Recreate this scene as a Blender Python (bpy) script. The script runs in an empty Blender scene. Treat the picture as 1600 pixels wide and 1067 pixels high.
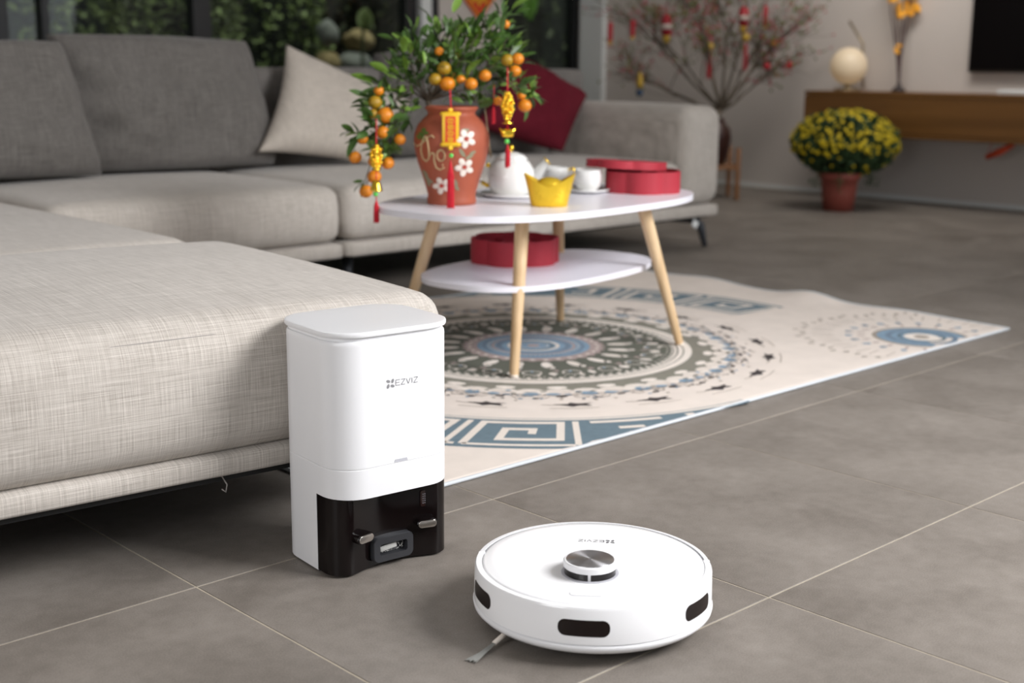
import bpy, bmesh, math, random
from mathutils import Vector, Matrix, noise
random.seed(7)
S = bpy.context.scene
COL = S.collection
R = math.radians
PI = math.pi

# ------------------------------------------------------------------ camera
FPX = 2051.8
CP = Vector((-0.92648, -1.65230, 0.76584))
YAW, PITCH, ROLL = R(46.4588), R(11.9506), R(0.45354)
_f = Vector((math.cos(PITCH)*math.cos(YAW), math.cos(PITCH)*math.sin(YAW), -math.sin(PITCH)))
_r = Vector((math.sin(YAW), -math.cos(YAW), 0))
_u = _r.cross(_f)
CR = math.cos(ROLL)*_r + math.sin(ROLL)*_u
CU = -math.sin(ROLL)*_r + math.cos(ROLL)*_u
cd = bpy.data.cameras.new('camera')
cam = bpy.data.objects.new('camera', cd)
COL.objects.link(cam)
cd.sensor_width = 36.0
cd.lens = FPX/1600*36
cd.clip_start = 0.05
cd.dof.use_dof = True
cd.dof.focus_distance = 2.02
cd.dof.aperture_fstop = 3.6
cam.matrix_world = Matrix.Translation(CP) @ Matrix((CR, CU, -_f)).transposed().to_4x4()
S.camera = cam

# ------------------------------------------------------------------ world, lights, exposure
w = bpy.data.worlds.new('daylight'); S.world = w
w.use_nodes = True
nt = w.node_tree; bg = nt.nodes['Background']
bg.inputs[0].default_value = (0.93, 0.96, 1.0, 1)
bg.inputs[1].default_value = 0.36

def area_light(name, loc, target, sx, sy, power, col):
    l = bpy.data.lights.new(name, 'AREA'); l.shape = 'RECTANGLE'
    l.size, l.size_y, l.energy, l.color = sx, sy, power, col
    o = bpy.data.objects.new(name, l); COL.objects.link(o)
    o.location = loc
    o.rotation_euler = (Vector(target)-Vector(loc)).to_track_quat('-Z', 'Y').to_euler()
    return o
area_light('softbox_light', (2.00, -2.40, 2.15), (0.75, 0.20, 0.15), 1.7, 1.4, 77, (0.99, 0.985, 0.995)).data.spread = R(115)
area_light('side_fill_light', (-2.0, -0.75, 1.0), (0.3, 0.0, 0.25), 0.9, 0.8, 19, (0.97, 0.98, 1.0))  # added fill for the dock's left side, stands out of view
area_light('wall_fill_light', (4.9, 1.7, 2.55), (6.05, 2.5, 1.15), 1.4, 0.9, 31, (1, 0.95, 0.90)).data.spread = R(160)  # added fill lamp that brightens the TV wall, out of view
area_light('terrace_fill_light', (5.0, -1.8, 1.1), (5.95, 2.6, 0.25), 1.2, 1.8, 19, (0.93, 0.97, 1.0))  # added daylight fill for the lower wall, from an unseen terrace side
sl = bpy.data.lights.new('garden_sun', 'SUN'); sl.energy = 2.2; sl.angle = R(30); sl.color = (1, 0.98, 0.93)
so = bpy.data.objects.new('garden_sun', sl); COL.objects.link(so); so.rotation_euler = (R(22), 0, 0)   # high soft sun from the house side: lights only the garden
S.view_settings.view_transform = 'Standard'
S.view_settings.look = 'None'
S.view_settings.gamma = 1
S.view_settings.use_curve_mapping = False
S.view_settings.exposure = 0.0

# ------------------------------------------------------------------ placing helpers
def ray(x, y): return _f + (x-800)/FPX*CR - (y-533.5)/FPX*CU
def atZ(x, y, z): d = ray(x, y); return CP + d*((z-CP.z)/d.z)
def atX(x, y, X): d = ray(x, y); return CP + d*((X-CP.x)/d.x)
def atY(x, y, Y): d = ray(x, y); return CP + d*((Y-CP.y)/d.y)
def atD(x, y, t): return CP + ray(x, y)*t
def depth(P): return (Vector(P)-CP).dot(_f)

# ------------------------------------------------------------------ materials
def lin(c):
    return tuple(((v/255)/12.92 if v <= 10 else ((v/255+0.055)/1.055)**2.4) for v in c)
def mat(name, rgb, rough=0.5, metal=0.0, spec=0.5, emis=None, es=0, coat=0, var=0.0, vscale=8, bump=0.0, bscale=200, sss=0, aniso=0):
    m = bpy.data.materials.new(name); m.use_nodes = True
    n = m.node_tree; b = n.nodes['Principled BSDF']
    b.inputs['Base Color'].default_value = (*rgb, 1)
    b.inputs['Roughness'].default_value = rough
    b.inputs['Metallic'].default_value = metal
    b.inputs['Specular IOR Level'].default_value = spec
    if coat: b.inputs['Coat Weight'].default_value = coat; b.inputs['Coat Roughness'].default_value = 0.05
    if emis: b.inputs['Emission Color'].default_value = (*emis, 1); b.inputs['Emission Strength'].default_value = es
    if sss: b.inputs['Subsurface Weight'].default_value = sss; b.inputs['Subsurface Scale'].default_value = 0.01
    if var or bump:
        tc = n.nodes.new('ShaderNodeTexCoord')
    if var:
        no = n.nodes.new('ShaderNodeTexNoise'); no.inputs['Scale'].default_value = vscale; no.inputs['Detail'].default_value = 5
        n.links.new(tc.outputs['Object'], no.inputs['Vector'])
        mx = n.nodes.new('ShaderNodeMix'); mx.data_type = 'RGBA'
        mx.inputs[6].default_value = (*[c*(1-var) for c in rgb], 1)
        mx.inputs[7].default_value = (*[min(1, c*(1+var)) for c in rgb], 1)
        n.links.new(no.outputs[0], mx.inputs[0]); n.links.new(mx.outputs[2], b.inputs['Base Color'])
    if bump:
        nb = n.nodes.new('ShaderNodeTexNoise'); nb.inputs['Scale'].default_value = bscale; nb.inputs['Detail'].default_value = 3
        n.links.new(tc.outputs['Object'], nb.inputs['Vector'])
        bp = n.nodes.new('ShaderNodeBump'); bp.inputs['Strength'].default_value = bump; bp.inputs['Distance'].default_value = 0.002
        n.links.new(nb.outputs[0], bp.inputs['Height']); n.links.new(bp.outputs[0], b.inputs['Normal'])
    return m

def fabric(name, dark, light, k=1.0, sheen=0.2, rough=0.95, gain=1.0):
    m = bpy.data.materials.new(name); m.use_nodes = True
    n = m.node_tree; b = n.nodes['Principled BSDF']; L = n.links.new
    b.inputs['Roughness'].default_value = rough; b.inputs['Specular IOR Level'].default_value = 0.15
    b.inputs['Sheen Weight'].default_value = sheen
    tc = n.nodes.new('ShaderNodeTexCoord')
    def streak(sc, det=2):
        mp = n.nodes.new('ShaderNodeMapping'); mp.inputs['Scale'].default_value = sc
        L(tc.outputs['Object'], mp.inputs[0])
        no = n.nodes.new('ShaderNodeTexNoise'); no.inputs['Scale'].default_value = 1; no.inputs['Detail'].default_value = det
        L(mp.outputs[0], no.inputs['Vector'])
        return no.outputs[0]
    a = streak((500*k, 14, 16)); c = streak((13, 420*k, 500*k)); g = streak((5, 5, 5), 4)
    def math_(op, x, y):
        q = n.nodes.new('ShaderNodeMath'); q.operation = op
        for i, v in ((0, x), (1, y)):
            if isinstance(v, (int, float)): q.inputs[i].default_value = v
            else: L(v, q.inputs[i])
        return q.outputs[0]
    s = math_('ADD', math_('ADD', math_('MULTIPLY', a, 0.45), math_('MULTIPLY', c, 0.45)), math_('MULTIPLY', g, 0.1))
    rp = n.nodes.new('ShaderNodeValToRGB')
    rp.color_ramp.elements[0].position = 0.5-0.13*gain; rp.color_ramp.elements[0].color = (*dark, 1)
    rp.color_ramp.elements[1].position = 0.5+0.11*gain; rp.color_ramp.elements[1].color = (*light, 1)
    L(s, rp.inputs[0]); L(rp.outputs[0], b.inputs['Base Color'])
    bp = n.nodes.new('ShaderNodeBump'); bp.inputs['Strength'].default_value = 0.35; bp.inputs['Distance'].default_value = 0.0015
    L(s, bp.inputs['Height']); L(bp.outputs[0], b.inputs['Normal'])
    return m

def wood(name, c1, c2, axis='Z', sc=6, rough=0.45):
    m = bpy.data.materials.new(name); m.use_nodes = True
    n = m.node_tree; b = n.nodes['Principled BSDF']; L = n.links.new
    b.inputs['Roughness'].default_value = rough
    tc = n.nodes.new('ShaderNodeTexCoord'); mp = n.nodes.new('ShaderNodeMapping')
    v = {'X': (sc*.3, sc*6, sc*6), 'Y': (sc*6, sc*.3, sc*6), 'Z': (sc*6, sc*6, sc*.3)}[axis]
    mp.inputs['Scale'].default_value = v; L(tc.outputs['Object'], mp.inputs[0])
    no = n.nodes.new('ShaderNodeTexNoise'); no.inputs['Scale'].default_value = 1; no.inputs['Detail'].default_value = 6; no.inputs['Distortion'].default_value = 0.6
    L(mp.outputs[0], no.inputs['Vector'])
    rp = n.nodes.new('ShaderNodeValToRGB')
    rp.color_ramp.elements[0].position = 0.3; rp.color_ramp.elements[0].color = (*c1, 1)
    rp.color_ramp.elements[1].position = 0.7; rp.color_ramp.elements[1].color = (*c2, 1)
    L(no.outputs[0], rp.inputs[0]); L(rp.outputs[0], b.inputs['Base Color'])
    return m

def tile_mat():
    m = bpy.data.materials.new('stone_tile'); m.use_nodes = True
    n = m.node_tree; b = n.nodes['Principled BSDF']; L = n.links.new
    b.inputs['Roughness'].default_value = 0.55; b.inputs['Specular IOR Level'].default_value = 0.35
    ge = n.nodes.new('ShaderNodeNewGeometry'); oi = n.nodes.new('ShaderNodeObjectInfo')
    def noi(sc, det, src=None, dist=0):
        no = n.nodes.new('ShaderNodeTexNoise'); no.inputs['Scale'].default_value = sc; no.inputs['Detail'].default_value = det
        no.inputs['Distortion'].default_value = dist
        L(src or ge.outputs['Position'], no.inputs['Vector']); return no.outputs[0]
    add = n.nodes.new('ShaderNodeVectorMath'); add.operation = 'ADD'
    sc_ = n.nodes.new('ShaderNodeVectorMath'); sc_.operation = 'SCALE'; sc_.inputs['Scale'].default_value = 30
    cmb = n.nodes.new('ShaderNodeCombineXYZ'); L(oi.outputs['Random'], cmb.inputs[0]); L(oi.outputs['Random'], cmb.inputs[1])
    L(cmb.outputs[0], sc_.inputs[0]); L(ge.outputs['Position'], add.inputs[0]); L(sc_.outputs[0], add.inputs[1])
    a = noi(4.5, 6, add.outputs[0], 0.6); f = noi(420, 2); g = noi(38, 5, add.outputs[0])
    def mt(op, x, y):
        q = n.nodes.new('ShaderNodeMath'); q.operation = op
        for i, v in ((0, x), (1, y)):
            if isinstance(v, (int, float)): q.inputs[i].default_value = v
            else: L(v, q.inputs[i])
        return q.outputs[0]
    s = mt('ADD', mt('ADD', mt('MULTIPLY', a, 0.45), mt('MULTIPLY', f, 0.3)), mt('ADD', mt('MULTIPLY', g, 0.2), mt('MULTIPLY', oi.outputs['Random'], 0.05)))
    rp = n.nodes.new('ShaderNodeValToRGB')
    rp.color_ramp.elements[0].position = 0.36; rp.color_ramp.elements[0].color = (0.150, 0.131, 0.113, 1)
    rp.color_ramp.elements[1].position = 0.66; rp.color_ramp.elements[1].color = (0.280, 0.250, 0.222, 1)
    L(s, rp.inputs[0])
    # pale chips, scuffs and specks in the stone
    vo = n.nodes.new('ShaderNodeTexVoronoi'); vo.inputs['Scale'].default_value = 2.3; L(add.outputs[0], vo.inputs['Vector'])
    lt = mt('LESS_THAN', vo.outputs[0], 0.012)
    mx = n.nodes.new('ShaderNodeMix'); mx.data_type = 'RGBA'; mx.inputs[7].default_value = (0.45, 0.42, 0.37, 1)
    L(lt, mx.inputs[0]); L(rp.outputs[0], mx.inputs[6])
    L(mx.outputs[2], b.inputs['Base Color'])
    L(mt('ADD', mt('MULTIPLY', a, 0.25), 0.40), b.inputs['Roughness'])
    bp = n.nodes.new('ShaderNodeBump'); bp.inputs['Strength'].default_value = 0.12; bp.inputs['Distance'].default_value = 0.001
    L(f, bp.inputs['Height']); L(bp.outputs[0], b.inputs['Normal'])
    return m

def glass_mat(name, tint, refl=0.5):
    m = bpy.data.materials.new(name); m.use_nodes = True
    n = m.node_tree; L = n.links.new
    n.nodes.remove(n.nodes['Principled BSDF'])
    out = n.nodes['Material Output']
    t = n.nodes.new('ShaderNodeBsdfTransparent'); t.inputs[0].default_value = (*tint, 1)
    g = n.nodes.new('ShaderNodeBsdfGlossy'); g.inputs['Roughness'].default_value = 0.02
    fr = n.nodes.new('ShaderNodeFresnel'); fr.inputs[0].default_value = 1.3
    mx = n.nodes.new('ShaderNodeMixShader')
    L(fr.outputs[0], mx.inputs[0]); L(t.outputs[0], mx.inputs[1]); L(g.outputs[0], mx.inputs[2]); L(mx.outputs[0], out.inputs[0])
    return m

M = {}
M['tile'] = tile_mat()
M['grout'] = mat('grout', (0.42, 0.37, 0.29), 0.9, var=0.35, vscale=30)
M['wall'] = mat('wall_paint', (0.64, 0.59, 0.55), 0.9, var=0.03, vscale=3)
M['white_paint'] = mat('white_paint', (0.78, 0.80, 0.80), 0.6)
M['ceiling'] = mat('ceiling_paint', (0.8, 0.79, 0.77), 0.9)
M['frame'] = mat('dark_window_frame', (0.012, 0.012, 0.014), 0.4)
M['glass'] = glass_mat('window_glass', (0.75, 0.8, 0.78))
M['sofa'] = fabric('sofa_fabric', (0.34, 0.305, 0.268), (0.635, 0.59, 0.54), 1.9, gain=1.15)
M['cush'] = fabric('back_cushion_fabric_dimmed', (0.098, 0.090, 0.083), (0.172, 0.160, 0.148), 0.7)  # grey cloth darkened further; weak light at the back is in the colour
M['back'] = fabric('backrest_fabric_dimmed', (0.13, 0.12, 0.112), (0.225, 0.208, 0.194), 0.8)  # darker copy of the sofa cloth, dimmer light put into the colour
M['beige'] = fabric('beige_pillow_fabric', (0.40, 0.355, 0.31), (0.62, 0.56, 0.49), 0.8, gain=1.4)
M['redp'] = fabric('red_pillow_fabric', (0.085, 0.006, 0.014), (0.16, 0.014, 0.026), 0.8, gain=1.4, sheen=0)
M['dmetal'] = mat('dark_metal', (0.05, 0.055, 0.065), 0.45, 0.2)
M['under'] = mat('under_cloth', (0.02, 0.02, 0.02), 0.9)
M['seam'] = mat('seam_thread', (0.30, 0.28, 0.26), 0.9)
M['plastic'] = mat('white_plastic', (0.82, 0.82, 0.835), 0.32, spec=0.4)
M['plastic2'] = mat('white_gloss_plastic', (0.94, 0.94, 0.955), 0.16)
M['black'] = mat('black_gloss_plastic', (0.005, 0.003, 0.003), 0.12, spec=0.35)
M['rubber'] = mat('dark_rubber', (0.025, 0.026, 0.03), 0.45)
M['grey_print'] = mat('grey_print', (0.24, 0.24, 0.25), 0.5)
M['pale_print'] = mat('pale_grey_print', (0.50, 0.50, 0.54), 0.5)
M['dark_print'] = mat('dark_print', (0.10, 0.10, 0.11), 0.4)
M['chrome'] = mat('brushed_steel', (0.62, 0.58, 0.54), 0.28, 1.0)
M['sensor'] = mat('sensor_window', (0.018, 0.008, 0.007), 0.12, coat=0.5)
M['grey_plastic'] = mat('grey_plastic', (0.45, 0.45, 0.43), 0.5)
M['bristle'] = mat('grey_bristles', (0.30, 0.30, 0.28), 0.7)
M['gapgrey'] = mat('gap_grey', (0.30, 0.30, 0.32), 0.6)
M['tabletop'] = mat('white_lacquer', (0.87, 0.86, 0.93), 0.3)
M['pine'] = wood('pale_pine', (0.60, 0.40, 0.21), (0.78, 0.58, 0.36), 'Z', 4)
M['rug'] = mat('rug_cream', (0.78, 0.70, 0.635), 0.95, var=0.10, vscale=14, bump=0.4, bscale=600)
M['rug_edge'] = mat('rug_binding', (0.60, 0.63, 0.66), 0.9)
M['r_cream'] = mat('print_cream', (0.76, 0.69, 0.62), 0.95, var=0.08, vscale=60)
M['r_pale'] = mat('print_pale', (0.84, 0.77, 0.70), 0.95, var=0.05, vscale=60)
M['r_blue'] = mat('print_slate_blue', (0.135, 0.195, 0.235), 0.95, var=0.15, vscale=60)
M['r_light'] = mat('print_light_blue', (0.22, 0.33, 0.44), 0.95, var=0.25, vscale=80)
M['r_mid'] = mat('print_mid_blue', (0.17, 0.235, 0.31), 0.95, var=0.2, vscale=60)
M['r_olive'] = mat('print_olive', (0.115, 0.12, 0.095), 0.95, var=0.15, vscale=60)
M['r_sage'] = mat('print_sage', (0.235, 0.225, 0.185), 0.95, var=0.12, vscale=50)
M['r_dark'] = mat('print_dark', (0.045, 0.035, 0.035), 0.95)
M['r_pink'] = mat('print_dusty_pink', (0.42, 0.33, 0.31), 0.95, var=0.12, vscale=60)
M['r_taupe'] = mat('print_taupe', (0.36, 0.31, 0.26), 0.95, var=0.15, vscale=60)
M['terra'] = mat('terracotta', (0.36, 0.085, 0.042), 0.55, var=0.15, vscale=25, bump=0.2, bscale=120)
M['slip'] = mat('cream_slip', (0.62, 0.48, 0.26), 0.5)
M['petal'] = mat('white_glaze', (0.82, 0.74, 0.66), 0.5)
M['leafpaint'] = mat('grey_green_glaze', (0.26, 0.25, 0.16), 0.6)
M['greenpaint'] = mat('green_glaze', (0.09, 0.17, 0.03), 0.5)
M['orange'] = mat('kumquat_skin', (0.72, 0.235, 0.010), 0.36, var=0.12, vscale=30, bump=0.15, bscale=700)
M['orange2'] = mat('half_green_kumquat_skin', (0.40, 0.235, 0.014), 0.36, var=0.45, vscale=40, bump=0.15, bscale=700)
M['leaf'] = mat('citrus_leaf', (0.062, 0.130, 0.026), 0.38, var=0.35, vscale=25)
M['leaf2'] = mat('young_citrus_leaf', (0.17, 0.30, 0.045), 0.38, var=0.25, vscale=25)
M['bark'] = mat('bark', (0.11, 0.085, 0.06), 0.85, var=0.3, vscale=60, bump=0.4, bscale=200)
M['gold'] = mat('shiny_gold', (1.0, 0.66, 0.06), 0.2, 1.0, emis=None)
M['goldfoil'] = mat('gold_foil', (0.90, 0.60, 0.04), 0.36, 0.65, bump=0.5, bscale=160)
M['goldpaint'] = mat('yellow_gold_paint', (0.85, 0.52, 0.02), 0.4, 0.1)
M['redthread'] = mat('red_thread', (0.62, 0.012, 0.03), 0.7)
M['redpaint'] = mat('red_paint', (0.72, 0.03, 0.02), 0.5)
M['greenbead'] = mat('green_bead', (0.12, 0.62, 0.10), 0.25)
M['porcelain'] = mat('porcelain', (0.86, 0.86, 0.84), 0.12, coat=0.5)
M['redbox'] = mat('red_velvet_box', (0.42, 0.024, 0.042), 0.6, bump=0.2, bscale=500, var=0.08, vscale=80)
M['soil'] = mat('soil', (0.05, 0.035, 0.025), 0.95)
M['brownpot'] = mat('brown_glazed_pot', (0.045, 0.018, 0.014), 0.3)
M['stoolwood'] = wood('brown_stool_wood', (0.20, 0.085, 0.035), (0.36, 0.17, 0.07), 'Z', 5)
M['console'] = wood('oak_veneer', (0.130, 0.056, 0.013), (0.19, 0.085, 0.022), 'Y', 3.2)
M['tvblack'] = mat('tv_screen_black', (0.003, 0.002, 0.002), 0.3, spec=0.15)
M['tvframe'] = mat('tv_bezel', (0.02, 0.02, 0.02), 0.4)
M['globe'] = mat('lit_opal_glass', (0.72, 0.62, 0.47), 0.4, emis=(1.0, 0.68, 0.36), es=0.15)
M['brass'] = mat('dull_brass', (0.34, 0.27, 0.17), 0.4, 0.7)
M['plasticpot'] = mat('red_plastic_pot', (0.30, 0.07, 0.05), 0.5)
M['mumleaf'] = mat('chrysanthemum_leaf', (0.035, 0.075, 0.022), 0.7, var=0.4, vscale=30)
M['mum'] = mat('yellow_chrysanthemum', (0.66, 0.50, 0.006), 0.6, var=0.2, vscale=60)
M['orangeflower'] = mat('orange_flower', (0.85, 0.38, 0.02), 0.6, var=0.3, vscale=40)
M['darkvase'] = mat('dark_vase', (0.03, 0.02, 0.02), 0.35)
M['stem'] = mat('dark_stem', (0.08, 0.045, 0.045), 0.8)
M['pinkbud'] = mat('pink_bud', (0.50, 0.06, 0.10), 0.6)
M['greenbud'] = mat('green_bud', (0.14, 0.17, 0.03), 0.7)
M['paperred'] = mat('red_paper', (0.72, 0.05, 0.02), 0.7)
M['hedge'] = mat('hedge_leaf', (0.24, 0.30, 0.10), 0.6, var=0.6, vscale=3)
M['hedge2'] = mat('dark_hedge_leaf', (0.10, 0.12, 0.05), 0.6, var=0.6, vscale=3)
M['hedge3'] = mat('bright_leaf', (0.18, 0.42, 0.02), 0.5)
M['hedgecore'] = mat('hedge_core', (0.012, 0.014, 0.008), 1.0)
M['stone'] = mat('garden_stone', (0.30, 0.30, 0.27), 0.9, var=0.3, vscale=8)
M['stonew'] = mat('ochre_garden_stone', (0.42, 0.31, 0.15), 0.9, var=0.3, vscale=8)
M['ground'] = mat('garden_soil', (0.05, 0.045, 0.03), 0.95, var=0.3, vscale=5)
M['bluebit'] = mat('blue_bead', (0.03, 0.06, 0.12), 0.4)
M['packet'] = mat('dimmed_red_paper', (0.34, 0.012, 0.022), 0.6)  # red lowered for the dim back of the room, shade in the colour
M['dimgold'] = mat('dimmed_gold_paper', (0.46, 0.29, 0.03), 0.5)  # gold lowered likewise, dim background put into its colour
M['flame'] = mat('orange_red_cloth', (0.50, 0.05, 0.01), 0.7)

# ------------------------------------------------------------------ object helpers
def obj(name, bm_or_mesh, m, parent=None, smooth=True, fix=False):
    if isinstance(bm_or_mesh, bmesh.types.BMesh):
        me = bpy.data.meshes.new(name)
        if fix: bmesh.ops.recalc_face_normals(bm_or_mesh, faces=bm_or_mesh.faces)
        bm_or_mesh.normal_update()
        bm_or_mesh.to_mesh(me); bm_or_mesh.free()
    else: me = bm_or_mesh
    ms = m if isinstance(m, (list, tuple)) else [m]
    if not me.materials:
        for q in ms: me.materials.append(q)
    if smooth:
        me.polygons.foreach_set('use_smooth', [True]*len(me.polygons))
    o = bpy.data.objects.new(name, me); COL.objects.link(o)
    if parent: o.parent = parent
    return o
def sharp(o, ang=35):
    me = o.data
    if hasattr(me, 'set_sharp_from_angle'): me.set_sharp_from_angle(angle=R(ang))
    return o
def tag(o, label=None, cat=None, group=None, kind=None):
    if label: o['label'] = label
    if cat: o['category'] = cat
    if group: o['group'] = group
    if kind: o['kind'] = kind
    return o
def thing(name, label, cat, loc=(0, 0, 0), rz=0, group=None):
    o = bpy.data.objects.new(name, None); COL.objects.link(o)
    o.empty_display_size = 0.1
    o.location = loc; o.rotation_euler = (0, 0, rz)
    return tag(o, label, cat, group)
def struct(name, bm, m, parent=None, smooth=False):
    o = obj(name, bm, m, parent, smooth)
    if not parent: o['kind'] = 'structure'
    return o
def box(bm, c, s, bev=0, rot=None, seg=2):
    r = bmesh.ops.create_cube(bm, size=1)
    mt = Matrix.Translation(c) @ (rot.to_4x4() if rot else Matrix()) @ Matrix.Diagonal((*s, 1))
    bmesh.ops.transform(bm, matrix=mt, verts=r['verts'])
    if bev:
        es = list({e for v in r['verts'] for e in v.link_edges})
        bmesh.ops.bevel(bm, geom=es, offset=bev, segments=seg, affect='EDGES', profile=0.5)
    return bm
def nbox(c, s, bev=0, rot=None, seg=2): return box(bmesh.new(), c, s, bev, rot, seg)
def lathe(bm, prof, seg=48, c=(0, 0, 0), cap=True, ax=None):
    mt = ax or Matrix.Translation(c)
    rings = []
    for (r_, z) in prof:
        if r_ < 1e-5: rings.append([bm.verts.new(mt @ Vector((0, 0, z)))])
        else: rings.append([bm.verts.new(mt @ Vector((r_*math.cos(2*PI*i/seg), r_*math.sin(2*PI*i/seg), z))) for i in range(seg)])
    for a, b in zip(rings, rings[1:]):
        if len(a) == 1 and len(b) == 1: continue
        for i in range(seg):
            j = (i+1) % seg
            if len(a) == 1: bm.faces.new((a[0], b[j], b[i])) if False else bm.faces.new((a[0], b[i], b[j]))
            elif len(b) == 1: bm.faces.new((a[i], a[j], b[0]))
            else: bm.faces.new((a[i], a[j], b[j], b[i]))
    if cap:
        for rg, fl in ((rings[0], True), (rings[-1], False)):
            if len(rg) > 1: bm.faces.new(rg[::-1] if fl else rg)
    bmesh.ops.recalc_face_normals(bm, faces=bm.faces)
    return bm
def nlathe(prof, seg=48, c=(0, 0, 0), cap=True, ax=None): return lathe(bmesh.new(), prof, seg, c, cap, ax)
def tube(bm, pts, rad, seg=8, cap=True):
    pts = [Vector(p) for p in pts]
    n = len(pts)
    rads = rad if isinstance(rad, (list, tuple)) else [rad]*n
    rings = []; prev = None
    for i, p in enumerate(pts):
        t = (pts[min(i+1, n-1)]-pts[max(i-1, 0)])
        if t.length < 1e-9: t = Vector((0, 0, 1))
        t.normalize()
        if prev is None:
            a = t.cross(Vector((0, 0, 1)))
            if a.length < 0.05: a = t.cross(Vector((1, 0, 0)))
        else: a = prev - t*prev.dot(t)
        a.normalize(); prev = a; b = t.cross(a)
        rings.append([bm.verts.new(p+(a*math.cos(2*PI*k/seg)+b*math.sin(2*PI*k/seg))*rads[i]) for k in range(seg)])
    for A, B in zip(rings, rings[1:]):
        for k in range(seg):
            j = (k+1) % seg
            bm.faces.new((A[k], A[j], B[j], B[k]))
    if cap and seg > 2:
        bm.faces.new(rings[0][::-1]); bm.faces.new(rings[-1])
    return bm
def sphere(bm, c, r_, u=16, v=10, sc=(1, 1, 1)):
    bmesh.ops.create_uvsphere(bm, u_segments=u, v_segments=v, radius=r_, matrix=Matrix.Translation(c) @ Matrix.Diagonal((*sc, 1)))
    return bm
def prism(bm, outline, z0, z1, bev=0, mt=None, seg=3):
    n = len(outline)
    lo = [bm.verts.new((x, y, z0)) for x, y in outline]; hi = [bm.verts.new((x, y, z1)) for x, y in outline]
    f0 = bm.faces.new(lo[::-1]); f1 = bm.faces.new(hi)
    for i in range(n):
        j = (i+1) % n; bm.faces.new((lo[i], lo[j], hi[j], hi[i]))
    if bev:
        es = [e for e in list(f0.edges)+list(f1.edges)]
        bmesh.ops.bevel(bm, geom=es, offset=bev, segments=seg, affect='EDGES', profile=0.5)
    if mt: bmesh.ops.transform(bm, matrix=mt, verts=bm.verts)
    return bm
def superell(a, b, n, N=72):
    o = []
    for i in range(N):
        t = 2*PI*i/N; c, s = math.cos(t), math.sin(t)
        o.append((a*math.copysign(abs(c)**(2/n), c), b*math.copysign(abs(s)**(2/n), s)))
    return o
def rrect(w_, d_, r_, k=8):
    o = []
    for cx, cy, a0 in ((w_/2-r_, d_/2-r_, 0), (-w_/2+r_, d_/2-r_, 90), (-w_/2+r_, -d_/2+r_, 180), (w_/2-r_, -d_/2+r_, 270)):
        for i in range(k+1):
            a = R(a0+90*i/k); o.append((cx+r_*math.cos(a), cy+r_*math.sin(a)))
    return o
def soft_box(lo, hi, r_, crown=0.0, cell=0.04, side=0.0, wob=0.0, rr=None, seed=0):
    """upholstered block: rounded edges, domed top, slightly swollen sides"""
    lo, hi = Vector(lo), Vector(hi); c = (lo+hi)/2; h = (hi-lo)/2
    ns = [max(4, int((hi-lo)[i]/cell)) for i in range(3)]
    bm = bmesh.new(); cache = {}
    def edgewarp(u):  # cluster towards the ends
        return math.sin(u*PI/2)*0.55+u*0.45
    def V(i, j, k):
        key = (i, j, k)
        if key in cache: return cache[key]
        p = [edgewarp(2*q/n-1)*h[a] for a, (q, n) in enumerate(zip(key, ns))]
        inner = [max(-(h[a]-r_), min(h[a]-r_, p[a])) for a in range(3)]
        d = Vector([p[a]-inner[a] for a in range(3)])
        if d.length > 1e-9:
            m_ = max(abs(d[0]), abs(d[1]), abs(d[2]))
            d = d.normalized()*(m_)
        q = Vector(inner)+d
        u, v, t = q[0]/h[0], q[1]/h[1], q[2]/h[2]
        if q[2] > 0: q[2] += crown*max(0, 1-u*u)**0.6*max(0, 1-v*v)**0.6
        q[0] += side*u*abs(u)*max(0, 1-v*v)*max(0, 1-t*t)
        q[1] += side*v*abs(v)*max(0, 1-u*u)*max(0, 1-t*t)
        if wob:
            nz = noise.noise(Vector((q[0]*3+seed, q[1]*3, q[2]*3)))*wob
            q += q.normalized()*nz
        cache[key] = bm.verts.new(c+q); return cache[key]
    for a in range(3):
        b_, d_ = (a+1) % 3, (a+2) % 3
        for sidev in (0, ns[a]):
            for i in range(ns[b_]):
                for j in range(ns[d_]):
                    ks = []
                    for (x, y) in ((i, j), (i+1, j), (i+1, j+1), (i, j+1)):
                        k = [0, 0, 0]; k[a] = sidev; k[b_] = x; k[d_] = y; ks.append(V(*k))
                    if sidev == 0: ks.reverse()
                    bm.faces.new(ks)
    return bm
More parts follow.
